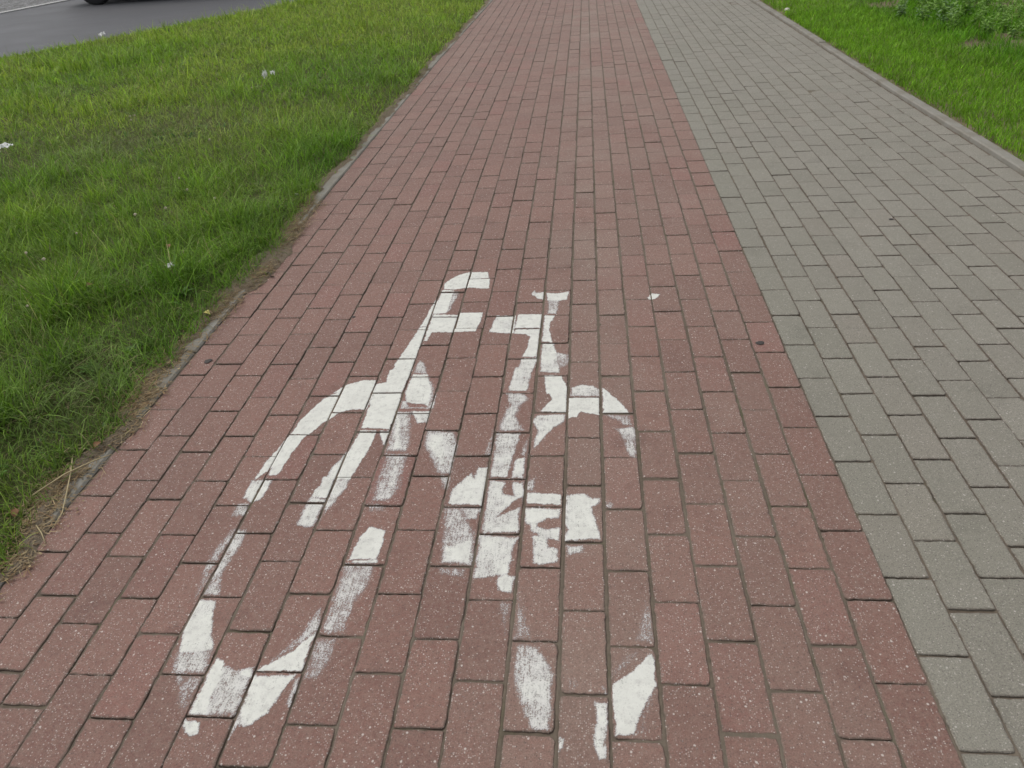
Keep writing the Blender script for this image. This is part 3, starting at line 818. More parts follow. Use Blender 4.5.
# tall seed stalks
n2 = 4200
sx_ = RNG.uniform(-6, -0.15, n2); sy_ = RNG.uniform(0, 11, n2)
k_ = (sx_ > road_x(sy_) + 0.2) & (RNG.random(n2) < 0.35 + 0.9 * (fnoise(sx_, sy_, 0.7, 57) - 0.4)); sx_, sy_ = sx_[k_], sy_[k_]; n2 = len(sx_)
X = np.concatenate([X, sx_]); Y = np.concatenate([Y, sy_])
h = np.concatenate([h, RNG.uniform(0.10, 0.22, n2)]); wd = np.concatenate([wd, RNG.uniform(0.0013, 0.0024, n2)])
az = np.concatenate([az, RNG.uniform(0, 6.28, n2)]); lean = np.concatenate([lean, np.abs(RNG.normal(.2, .2, n2))]); curl = np.concatenate([curl, RNG.uniform(0, .8, n2)])
c = np.concatenate([c, lerp(np.repeat(np.array([[0.24, 0.30, 0.09]]), n2, 0), np.array([[0.46, 0.40, 0.21]]), RNG.random(n2))])
hx, hy = sx_[::2], sy_[::2]; m_ = len(hx)
X = np.concatenate([X, np.repeat(hx, 3) + RNG.normal(0, .018, 3 * m_)]); Y = np.concatenate([Y, np.repeat(hy, 3) + RNG.normal(0, .018, 3 * m_)])
h = np.concatenate([h, RNG.uniform(.10, .17, 3 * m_)]); wd = np.concatenate([wd, RNG.uniform(.0010, .0018, 3 * m_)])
az = np.concatenate([az, RNG.uniform(0, 6.28, 3 * m_)]); lean = np.concatenate([lean, np.abs(RNG.normal(.25, .2, 3 * m_))]); curl = np.concatenate([curl, RNG.uniform(.2, 1.2, 3 * m_)])
c = np.concatenate([c, np.array([[0.30, 0.27, 0.13]]) * RNG.uniform(.6, 1.2, (3 * m_, 1))])
# clover and other small round leaves woven through the turf
n3 = 26000
cx3 = RNG.uniform(-5.5, -0.08, n3); cy3 = RNG.uniform(-0.3, 8.5, n3)
k_ = (cx3 > road_x(cy3) + .15) & (soil_edge(cy3) - cx3 > .05) & (RNG.random(n3) < 2.2 * (fnoise(cx3, cy3, 0.45, 66) - 0.47)); cx3, cy3 = cx3[k_], cy3[k_]; n3 = len(cx3)
X = np.concatenate([X, cx3]); Y = np.concatenate([Y, cy3])
h = np.concatenate([h, RNG.uniform(.03, .075, n3)]); wd = np.concatenate([wd, RNG.uniform(.007, .013, n3)])
az = np.concatenate([az, RNG.uniform(0, 6.28, n3)]); lean = np.concatenate([lean, np.abs(RNG.normal(.35, .25, n3))]); curl = np.concatenate([curl, RNG.uniform(.9, 1.9, n3)])
c = np.concatenate([c, lerp(np.repeat(np.array([[0.070, 0.165, 0.035]]), n3, 0), np.array([[0.17, 0.27, 0.075]]), RNG.random(n3))])
print('left blades', len(X))
o = blades('grass', X, Y, left_z(X, Y) - 0.004, h, wd, az, lean, curl, c, M_BLADE)
tag(o, 'long uneven green grass on the wide verge between the road and the red bricks', 'grass', kind='stuff')

WEED_SPOTS = [(4.875, 7.214), (4.62, 6.6), (4.80, 7.649), (5.02, 6.75), (5.25, 6.9), (5.36, 7.85), (5.08, 7.6), (4.55, 7.0), (5.3, 6.2), (5.55, 7.1), (4.72, 8.5), (5.1, 8.6), (5.6, 8.2), (4.95, 6.30), (5.45, 5.9), (5.7, 6.5), (4.95, 9.2), (5.5, 9.1), (5.9, 7.4), (5.15, 5.35), (4.70, 7.25), (4.95, 6.95), (4.75, 6.9), (5.2, 7.25), (5.05, 7.9), (4.85, 8.15), (5.25, 8.1), (4.5, 7.45), (5.05, 6.5), (5.22, 6.5), (5.5, 6.75), (5.35, 5.6), (4.62, 8.9), (5.0, 8.9), (5.35, 7.5), (4.72, 6.05), (4.58, 6.35), (4.72, 5.95), (4.85, 5.8), (4.50, 6.75), (5.02, 5.75), (4.66, 6.55), (4.9, 6.15), (5.1, 6.0), (4.45, 7.2), (4.82, 6.45)]
BARE = [(4.74, 5.66, .26, .17, 1.6), (5.0, 5.5, .3, .16, 1.3), (4.60, 7.95, .2, .16, 1.5), (4.95, 5.95, .2, .12, 1.0), (5.62, 7.42, .3, .12, 1.1), (4.88, 6.0, .10, .14, .8), (5.2, 5.8, .35, .12, .9)]
def lawn_right():
    def cand(x0, x1, y0, y1, dens):
        n = int((x1 - x0) * (y1 - y0) * dens); return RNG.uniform(x0, x1, n), RNG.uniform(y0, y1, n)
    X, Y = cand(3.5, 10.5, -1.0, 17, 4600)
    Xn, Yn = cand(3.5, 5.2, 2.0, 8.0, 6000)
    X = np.concatenate([X, Xn]); Y = np.concatenate([Y, Yn])
    e = X - (kerb_r(Y / U) * U + 0.060)
    d = np.sqrt((X - CP[0]) ** 2 + (Y - CP[1]) ** 2 + CP[2] ** 2)
    vis = in_view(X, Y, 90)
    bare = np.clip(bumpsum(X, Y, BARE) * 2.8 * (vnoise(X, Y, 0.13, 95) - 0.15), 0, 1)
    edge = sstep(-0.03, 0.05, e + 0.05 * (vnoise(Y, X, 0.12, 91) - 0.5))
    strip = sstep(1.0, 0.6, e)                      # mown strip next to the kerb
    pr = np.where(vis, 1, 0.4) * edge * (1 - 1.0 * np.clip(1.6 * bare, 0, 1)) * np.clip(0.45 + vnoise(X, Y, 0.06, 92), 0, 1) * np.clip(9.0 / d, 0.4, 1) * (0.70 + 0.30 * strip)
    keep = (e > 0) & (RNG.random(len(X)) < pr)
    X, Y, d, strip, edge = X[keep], Y[keep], d[keep], strip[keep], edge[keep]; n = len(X)
    tall = np.clip(1.0 * (fnoise(X, Y, 0.5, 93) - 0.35), 0, 1) * (1 - strip)
    h = np.clip((0.05 + 0.075 * tall) * (0.5 + 0.5 * edge) * RNG.lognormal(0, 0.3, n), 0.015, 0.26)
    wd = RNG.uniform(0.002, 0.0042, n) * (1 + 0.7 * sstep(4, 10, d))
    az = RNG.uniform(0, 6.283, n); lean = np.abs(RNG.normal(.3, .25, n)); curl = RNG.uniform(.2, 1.2, n)
    c = lerp(np.repeat(PAL['deep'][None], n, 0), PAL['fresh'][None], np.clip(RNG.random(n) + 0.25 * strip - 0.25 * tall, 0, 1))
    c = lerp(c, PAL['yel'][None], (0.06 + 0.24 * strip) * RNG.random(n)); c = c * np.array([0.95, 1.08, 0.65])
    st = RNG.random(n) < 0.02 + 0.2 * (1 - edge)
    c[st] = PAL['straw'] * RNG.uniform(.5, 1, (st.sum(), 1))
    return X, Y, h, wd, az, lean, curl, c
X, Y, h, wd, az, lean, curl, c = lawn_right()
print('right blades', len(X))
o = blades('grass', X, Y, right_z(X, Y) - 0.004, h, wd, az, lean, curl, c, M_BLADE)
tag(o, 'short bright grass strip beside the raised kerb of the grey footpath', 'grass', kind='stuff')

# dead grass and leaf crumbs swept along the left kerb
n = 14000
Y = RNG.uniform(-0.9, 9.0, n) ** 1.0; Y[:10500] = RNG.uniform(-0.5, 2.8, 10500)
X = soil_edge(Y) + RNG.normal(-0.028, 0.034, n)
den = vnoise(Y, Y * 0, 0.16, 101) * 1.4
k_ = (RNG.random(n) < den) & (X < 0.05); X, Y = X[k_], Y[k_]; n = len(X)
zz = np.where(X < soil_edge(Y), left_z(X, Y) + 0.004, 0.0065)
h = RNG.uniform(0.010, 0.055, n); short = RNG.random(n) < 0.45; h[short] = RNG.uniform(0.005, 0.014, short.sum())
wd = RNG.uniform(0.0012, 0.0024, n); wd[short] = RNG.uniform(0.003, 0.008, short.sum())
c = lerp(np.repeat(np.array([[0.34, 0.27, 0.15]]), n, 0), np.array([[0.22, 0.13, 0.06]]), RNG.random(n)); c[short] *= 0.8
o = blades('dry_grass_litter', X, Y, zz, h, wd, RNG.uniform(0, 6.28, n), RNG.normal(1.42, .10, n), RNG.uniform(-.1, .25, n), c, M_STRAW, 0.4)
tag(o, 'dry straw and leaf crumbs swept along the left kerb', 'litter', kind='stuff')

# ------------------------------------------------------------------ small things lying about
M_PAPER = simple('crumpled_paper', (0.86, 0.86, 0.84), 0.7, var=0.06, bump=0.001)
M_DARK = simple('trodden_gum', (0.050, 0.042, 0.038), 0.75, var=0.2, bump=0.0006)
M_TWIG = simple('dark_twig', (0.06, 0.042, 0.03), 0.8, bump=0.001)
M_YLEAF = simple('yellow_leaf', (0.62, 0.52, 0.16), 0.6, var=0.2)
M_BLEAF = simple('brown_leaf', (0.24, 0.12, 0.055), 0.75, var=0.3)
M_STALK = simple('straw_stalk', (0.47, 0.39, 0.22), 0.7)
M_STONE = simple('pale_stone', (0.62, 0.58, 0.52), 0.85, bump=0.002)

def zl(x, y): return float(left_z(np.array([x]), np.array([y]))[0])
def zr(x, y): return float(right_z(np.array([x]), np.array([y]))[0])

def crumple(name, loc, size, seed, mat, flat=0.6, folds=1.0):
    r = random.Random(seed)
    bm = bmesh.new(); bmesh.ops.create_icosphere(bm, subdivisions=2 if folds >= 1 else 3, radius=1.0)
    ax = [(Vector((r.gauss(0, 1), r.gauss(0, 1), r.gauss(0, 1))).normalized(), r.uniform(-.45, .45)) for _ in range(5)]
    for v in bm.verts:
        p = v.co.copy(); s = 1 + folds * r.uniform(-.34, .30)
        for a, k in ax: s += folds * k * max(0, p.dot(a)) ** 2
        v.co = Vector((p.x * s * size[0], p.y * s * size[1], max(p.z * s, -0.5) * size[2] * flat))
    zmin = min(v.co.z for v in bm.verts)
    for v in bm.verts: v.co.z -= zmin
    o = link(name, bm_mesh(name, bm), mat); o.location = loc; o.rotation_euler.z = r.uniform(0, 6)
    return o
def torn_sheet(name, loc, L, W, H, seed):
    """a thin torn, crumpled piece of tissue"""
    r = random.Random(seed); nx, ny = 12, 8; vs, fs = [], []
    ridge = [(r.uniform(0, 6.28), r.uniform(.3, 1), r.uniform(0, 6)) for _ in range(5)]
    for j in range(ny + 1):
        for i in range(nx + 1):
            u, v = i / nx - .5, j / ny - .5
            z = sum(a * abs(math.sin(6 * (u * math.cos(t) + v * math.sin(t)) + p)) for t, a, p in ridge) / 3
            vs.append((L * (u + r.gauss(0, .03)) * (1 - .3 * z), W * (v + r.gauss(0, .04)) * (1 - .3 * z), H * (z - .4 + r.gauss(0, .12))))
    for j in range(ny):
        for i in range(nx):
            u, v = (i + .5) / nx - .5, (j + .5) / ny - .5
            if (u / .5) ** 2 + (v / .5) ** 2 > 1.0 + r.uniform(-.45, .25) or r.random() < .06: continue
            a = j * (nx + 1) + i; fs.append((a, a + 1, a + nx + 2, a + nx + 1))
    me = mesh_py(name, vs, fs)
    o = link(name, me, M_PAPER); o.location = loc; o.rotation_euler = (0.25, 0, r.uniform(-.5, .5))
    md = o.modifiers.new('thickness', 'SOLIDIFY'); md.thickness = .0006
    return o
tag(torn_sheet('paper_scrap', (-1.302, 5.44, zl(-1.3, 5.44) + 0.082), .066, .060, .085, 1), 'larger upright lump of white crumpled tissue in the middle of the left grass', 'paper scrap')
tag(torn_sheet('paper_scrap', (-1.258, 5.51, zl(-1.26, 5.51) + 0.092), .060, .052, .046, 2), 'smaller scrap of white tissue touching the larger lump in the left grass', 'paper scrap')
tag(torn_sheet('paper_scrap', (-2.46, 3.64, zl(-2.46, 3.64) + 0.055), .16, .075, .026, 3), 'white torn paper lying in the grass at the left edge of the picture', 'paper scrap')
tag(torn_sheet('paper_scrap', (-0.338, 1.655, zl(-.338, 1.655) + 0.062), .042, .038, .026, 4), 'greyish white tissue half sunk in the long grass near the sandy kerb', 'paper scrap')
tag(torn_sheet('paper_scrap', (-5.30, 9.78, -0.012), .13, .12, .045, 5), 'white scrap lying on the asphalt just beyond the grass edge', 'paper scrap')
tag(crumple('stone', (3.585, 8.13, 0.035), (.030, .026, .03), 6, M_STONE, folds=.4), 'pale stone lying on top of the kerb of the grey footpath', 'stone')
for i, (x, y, s, lab) in enumerate([(-0.16, 2.73, .014, 'pale pebble on the sandy edge of the left kerb'), (-0.12, 2.80, .010, 'smaller pale pebble close behind another on the sandy left kerb')]):
    tag(crumple('pebble', (x, y, zl(x, y)), (s, s, s * .8), 20 + i, M_STONE, folds=.3), lab, 'pebble')

def disc_spot(name, loc, rx, ry, seed, mat, h=0.0016):
    r = random.Random(seed); bm = bmesh.new(); n = 28
    ph = [r.uniform(0, 6.28) for _ in range(4)]
    rad = lambda a: 1 + .10 * math.sin(2 * a + ph[0]) + .07 * math.sin(3 * a + ph[1]) + .04 * math.sin(5 * a + ph[2])
    rings = []
    for q, zz in ((1.0, 0), (0.9, h * .8), (0.55, h)):
        rings.append([bm.verts.new((rx * q * rad(a) * math.cos(a), ry * q * rad(a) * math.sin(a), zz)) for a in [6.2832 * i / n for i in range(n)]])
    c = bm.verts.new((0, 0, h * 0.9))
    for a, b in zip(rings, rings[1:]):
        for i in range(n): bm.faces.new((a[i], a[(i + 1) % n], b[(i + 1) % n], b[i]))
    for i in range(n): bm.faces.new((rings[-1][i], rings[-1][(i + 1) % n], c))
    o = link(name, bm_mesh(name, bm), mat, smooth=True); o.location = loc
    return o
tag(disc_spot('gum_spot', (1.985, 1.112, 0.0018), .0135, .0125, 1, M_DARK), 'round black chewing gum spot on the red bricks next to the grey paving', 'gum spot')
tag(disc_spot('gum_spot', (0.073, 1.035, 0.0018), .0135, .014, 2, M_DARK), 'dark round gum spot on the outermost red brick by the left kerb', 'gum spot')
tag(disc_spot('gum_spot', (2.747, 2.17, 0.0018), .009, .009, 3, M_DARK), 'tiny black gum spot alone on the grey bricks', 'gum spot')
tag(disc_spot('gum_spot', (0.520, 1.345, 0.0018), .007, .007, 4, M_DARK), 'tiny black gum spot on a red brick ahead of the front wheel', 'gum spot')

def tube(name, pts, rad, mat, parent=None, seg=6):
    bm = bmesh.new(); P = [Vector(p) for p in pts]; rings = []
    for i, p in enumerate(P):
        t = (P[min(i + 1, len(P) - 1)] - P[max(i - 1, 0)]).normalized()
        a = t.cross(Vector((0, 0, 1))); a = a.normalized() if a.length > 1e-4 else Vector((1, 0, 0)); b = t.cross(a)
        r = rad[i] if hasattr(rad, '__len__') else rad
        rings.append([bm.verts.new(p + a * r * math.cos(6.2832 * k / seg) + b * r * math.sin(6.2832 * k / seg)) for k in range(seg)])
    for r0, r1 in zip(rings, rings[1:]):
        for k in range(seg): bm.faces.new((r0[k], r0[(k + 1) % seg], r1[(k + 1) % seg], r1[k]))
    bm.faces.new(rings[0]); bm.faces.new(rings[-1])
    bmesh.ops.recalc_face_normals(bm, faces=bm.faces)
    return link(name, bm_mesh(name, bm), mat, parent, smooth=True)
tag(tube('twig', [(0.028, 1.735, .007), (0.040, 1.745, .012), (0.052, 1.73, .010), (0.060, 1.712, .008), (0.075, 1.712, .007)], .0032, M_TWIG), 'small dark curled twig on the sandy red bricks by the left kerb', 'twig')
tag(tube('straw_stalk', [(-.085, .47, .03), (-.05, .40, .027), (-.022, .33, .018), (0.006, .255, .008), (.012, .20, .0065)], [.0016, .0018, .0018, .0016, .001], M_STALK), 'long bent straw stalk hanging from the grass over the left kerb onto a brick', 'straw stalk')
tag(tube('straw_stalk', [(-.10, .30, .03), (-.055, .385, .034), (-.01, .455, .026), (.012, .50, .012)], [.0018, .002, .0018, .001], M_STALK), 'thick straw stalk lying along the left kerb crossing a bent one', 'straw stalk')
tag(tube('straw_stalk', [(-.035, .205, .012), (-.005, .18, .009), (.028, .145, .006)], [.0014, .0017, .0012], M_STALK), 'short straw piece lying over the lowest visible stretch of the left kerb', 'straw stalk')

def leaf_mesh(name, L, Wd, fold, seed, curl=0.2):
    r = random.Random(seed); vs, fs = [], []; n = 8
    for i in range(n + 1):
        t = i / n; w_ = Wd * math.sin(math.pi * min(1, t ** 0.8)) * (1 if 0 < i < n else 0.03)
        zc = curl * L * math.sin(t * 2.6) * .5 + r.gauss(0, .01 * L)
        vs += [(t * L, -w_, zc + fold * w_), (t * L, 0, zc), (t * L, w_, zc + fold * w_ * r.uniform(.6, 1.3))]
    for i in range(n):
        for k in range(2): fs.append((3 * i + k, 3 * i + k + 1, 3 * i + 4 + k, 3 * i + 3 + k))
    return mesh_py(name, vs, fs)
o = link('fallen_leaf', leaf_mesh('fallen_leaf', .042, .010, .5, 3), M_YLEAF, smooth=True); o.location = (-0.085, 1.375, zl(-.085, 1.375) + .010); o.rotation_euler = (0.15, 0, -0.6)
tag(o, 'pale yellow fallen leaf where the sandy soil covers the left kerb', 'leaf')
for i, (x, y, rz, L, lab) in enumerate([(-.62, 1.48, .4, .035, 'rusty brown dead leaf caught in the long grass near the left edge'), (-.45, 1.87, 2.2, .03, 'brown dead leaf touching the greyish tissue in the long grass'),
                                        (-.055, .52, 1.0, .028, 'orange brown crumpled leaf on the dirt of the left kerb'), (-.10, .22, 2.0, .03, 'reddish brown leaf in the dirt by the crossed straw stalks')]):
    o = link('fallen_leaf', leaf_mesh('fallen_leaf', L, L * .32, .5, 30 + i, .35), M_BLEAF, smooth=True)
    o.location = (x, y, zl(x, y) + (.05 if i < 2 else .012)); o.rotation_euler = (.2, -.1, rz)
    tag(o, lab, 'leaf')

# ------------------------------------------------------------------ weeds and flowers
M_ROSETTE = leaf_mat('rosette_leaf', (0.070, 0.165, 0.020), (0.12, 0.24, 0.035))
M_WEED = leaf_mat('weed_leaf', (0.16, 0.33, 0.045), (0.30, 0.47, 0.10))
M_PALEWEED = leaf_mat('pale_weed_leaf', (0.15, 0.27, 0.08), (0.25, 0.37, 0.16))
M_STEM = simple('green_stem', (0.13, 0.18, 0.05), 0.6)
M_PETAL = simple('clover_petals', (0.52, 0.46, 0.33), 0.7, var=.3)
def leaves_mesh(name, leaves):
    vs, fs = [], []
    for (pos, az, el, L, Wd, fold, curl) in leaves:
        b = len(vs); n = 5; ca, sa = math.cos(az), math.sin(az)
        for i in range(n + 1):
            t = i / n; w_ = Wd * (math.sin(math.pi * (0.06 + 0.94 * t) ** 0.75) if i < n else 0.02)
            e = el - curl * t; rr = t * L
            x = rr * math.cos(el - curl * t * .5); z = rr * math.sin(el - curl * t * .5)
            for k in (-1, 0, 1):
                lx, ly, lz = x, k * w_, z + abs(k) * fold * w_
                vs.append((pos[0] + lx * ca - ly * sa, pos[1] + lx * sa + ly * ca, pos[2] + lz))
        for i in range(n):
            for k in range(2): fs.append((b + 3 * i + k, b + 3 * i + k + 1, b + 3 * i + 4 + k, b + 3 * i + 3 + k))
    return mesh_py(name, vs, fs)

def make_weed(name, H, nst, mat, seed, leafL, spread):
    r = random.Random(seed); root = empty(name); lv = []; bm_pts = []
    for s in range(nst):
        a = r.uniform(0, 6.28); l = r.uniform(.05, spread); h = H * r.uniform(.65, 1.1)
        pts = [(0.02 * math.cos(a), 0.02 * math.sin(a), -0.02)]
        for k in range(1, 6):
            t = k / 5; pts.append((l * t ** 1.2 * math.cos(a) + r.gauss(0, .006), l * t ** 1.2 * math.sin(a) + r.gauss(0, .006), h * t))
        bm_pts.append(pts)
        nl = int(8 + h * 34)
        for q in range(nl):
            t = (q + .5) / nl; k = min(4, int(t * 5)); f = t * 5 - k
            p = [pts[k][j] * (1 - f) + pts[k + 1][j] * f for j in range(3)]
            sz = leafL * (1.15 - .65 * t) * r.uniform(.7, 1.25)
            lv.append((p, q * 2.4 + r.uniform(-.5, .5), r.uniform(.0, .8) * (0.5 + t), sz, sz * r.uniform(.22, .34), r.uniform(.1, .5), r.uniform(.3, 1.1)))
    link('leaves', leaves_mesh('leaves', lv), mat, root, smooth=True)
    bm = bmesh.new()
    for pts in bm_pts:
        prev = None
        for i, p in enumerate(pts):
            rad = .0035 * (1 - .12 * i); ring = [bm.verts.new((p[0] + rad * math.cos(1.5708 * k), p[1] + rad * math.sin(1.5708 * k), p[2])) for k in range(4)]
            if prev:
                for k in range(4): bm.faces.new((prev[k], prev[(k + 1) % 4], ring[(k + 1) % 4], ring[k]))
            prev = ring
    link('stem', bm_mesh('stem', bm), M_STEM, root, smooth=True)
    return root
green = [make_weed('weed', .20, 5, M_WEED, 11, .075, .16), make_weed('weed', .26, 4, M_WEED, 12, .085, .14)]
pale = make_weed('weed', .21, 5, M_PALEWEED, 13, .07, .15)
used = set()
for i, (x, y) in enumerate(WEED_SPOTS):
    kind = 2 if i in (0, 1, 7, 44) else i % 2
    src = pale if kind == 2 else green[kind]
    o = src if kind not in used else copy_tree(src)
    used.add(kind)
    o.location = (x, y, zr(x, y) - .004); o.rotation_euler = (0, 0, i * 1.7); s = (0.8, 0.9, 1.0, 0.7)[i % 4] * (0.7 if y < 6.6 else 1.0); o.scale = (s, s, s)
    if kind == 2: tag(o, 'pale grey green leafy weed at the front of the patch beyond the mown strip', 'weed', 'pale weeds on the right-hand verge')
    else: tag(o, 'bushy bright green weed in the patch beside the footpath verge', 'weed', 'green weeds on the right-hand verge')
o = make_weed('weed', .28, 4, leaf_mat('blue_weed_leaf', (0.09, 0.13, 0.07), (0.14, 0.18, 0.10)), 17, .06, .18); o.location = (-3.95, 9.05, zl(-3.95, 9.05)); o.scale = (.55, .55, .55)
tag(o, 'dull grey green weed standing tallest at the grass edge against the asphalt', 'weed')
# flat rosettes at the left kerb
def rosette(name, R, n, seed, mat):
    r = random.Random(seed); root = empty(name)
    lv = [((0, 0, .005), q * 2.4 + r.uniform(-.2, .2), r.uniform(.35, .9), R * r.uniform(.75, 1.15), R * r.uniform(.11, .16), .35, r.uniform(.5, 1.2)) for q in range(n)]
    link('leaves', leaves_mesh('leaves', lv), mat, root, smooth=True)
    link('stem', leaves_mesh('stem', [((0, 0, 0), 1.0, 1.5, R * .35, .003, .1, .1)]), M_STEM, root)
    return root
for i, (x, y, R, lab) in enumerate([(-.235, 1.50, .085, 'low rosette of bright leaves at the sandy patch behind the yellow leaf'), (-.30, .93, .06, 'small broad leaved plant in the short grass beside the left kerb'),
                                    (-.25, 2.25, .07, 'leafy rosette on the bare edge next to the dark twig'), (-.22, 1.08, .05, 'smallest leafy rosette in the thin grass along the left kerb')]):
    o = rosette('rosette_plant', R * .8, 13, 40 + i, M_ROSETTE); o.location = (x, y, zl(x, y) - .004); tag(o, lab, 'plant')

def make_flower():
    root = empty('clover_flower')
    h = .10
    tube('stem', [(0, 0, 0), (.004, 0, h * .5), (.010, .003, h)], .0011, M_STEM, root, 5)
    bm = bmesh.new(); bmesh.ops.create_icosphere(bm, subdivisions=2, radius=.0065)
    r = random.Random(3)
    for v in bm.verts: v.co = v.co * r.uniform(.6, 1.3) + Vector((.010, .003, h + .004))
    link('flower_head', bm_mesh('flower_head', bm), M_PETAL, root)
    return root
fl = make_flower()
spots = [(-1.90, 4.25), (-1.83, 4.22), (-1.78, 4.08), (-2.25, 3.3), (-1.9, 3.1), (-.66, 2.55), (-.75, 2.15), (-.60, 2.2), (-.95, 2.0), (-1.05, 1.75), (-.42, 2.35), (-.85, 1.62), (-2.0, 6.4), (-1.25, 5.0), (-.9, 3.4), (-2.6, 3.4), (-.70, 1.25), (-.8, 2.75)]
for i, (x, y) in enumerate(spots):
    o = fl if i == 0 else copy_tree(fl)
    o.location = (x, y, zl(x, y)); o.rotation_euler.z = i * 2.1; s = .8 + .12 * (i % 4); o.scale = (s, s, s)
    tag(o, 'tiny pale clover flower head on a thin stem in the left grass', 'flower', 'clover flowers in the left grass')

# ------------------------------------------------------------------ car on the road
M_CAR = simple('car_paint', (0.035, 0.038, 0.045), 0.28, 0.3, 0.6, var=0.03, **{'Coat Weight': 0.6})
M_GLASS = simple('dark_glass', (0.012, 0.014, 0.016), 0.06, 0.0, 0.8, var=0.0)
M_TYRE = simple('tyre_rubber', (0.018, 0.018, 0.019), 0.85, var=0.1)
M_RIM = simple('alloy', (0.42, 0.43, 0.45), 0.35, 0.8, var=0.05)
M_PLASTIC = simple('black_plastic', (0.03, 0.03, 0.032), 0.6)
M_LAMP = simple('lamp_glass', (0.75, 0.77, 0.8), 0.1, 0.2)
M_TAIL = simple('tail_red', (0.35, 0.012, 0.012), 0.2)
M_PLATE = simple('plate_white', (0.75, 0.75, 0.72), 0.5, var=.03)

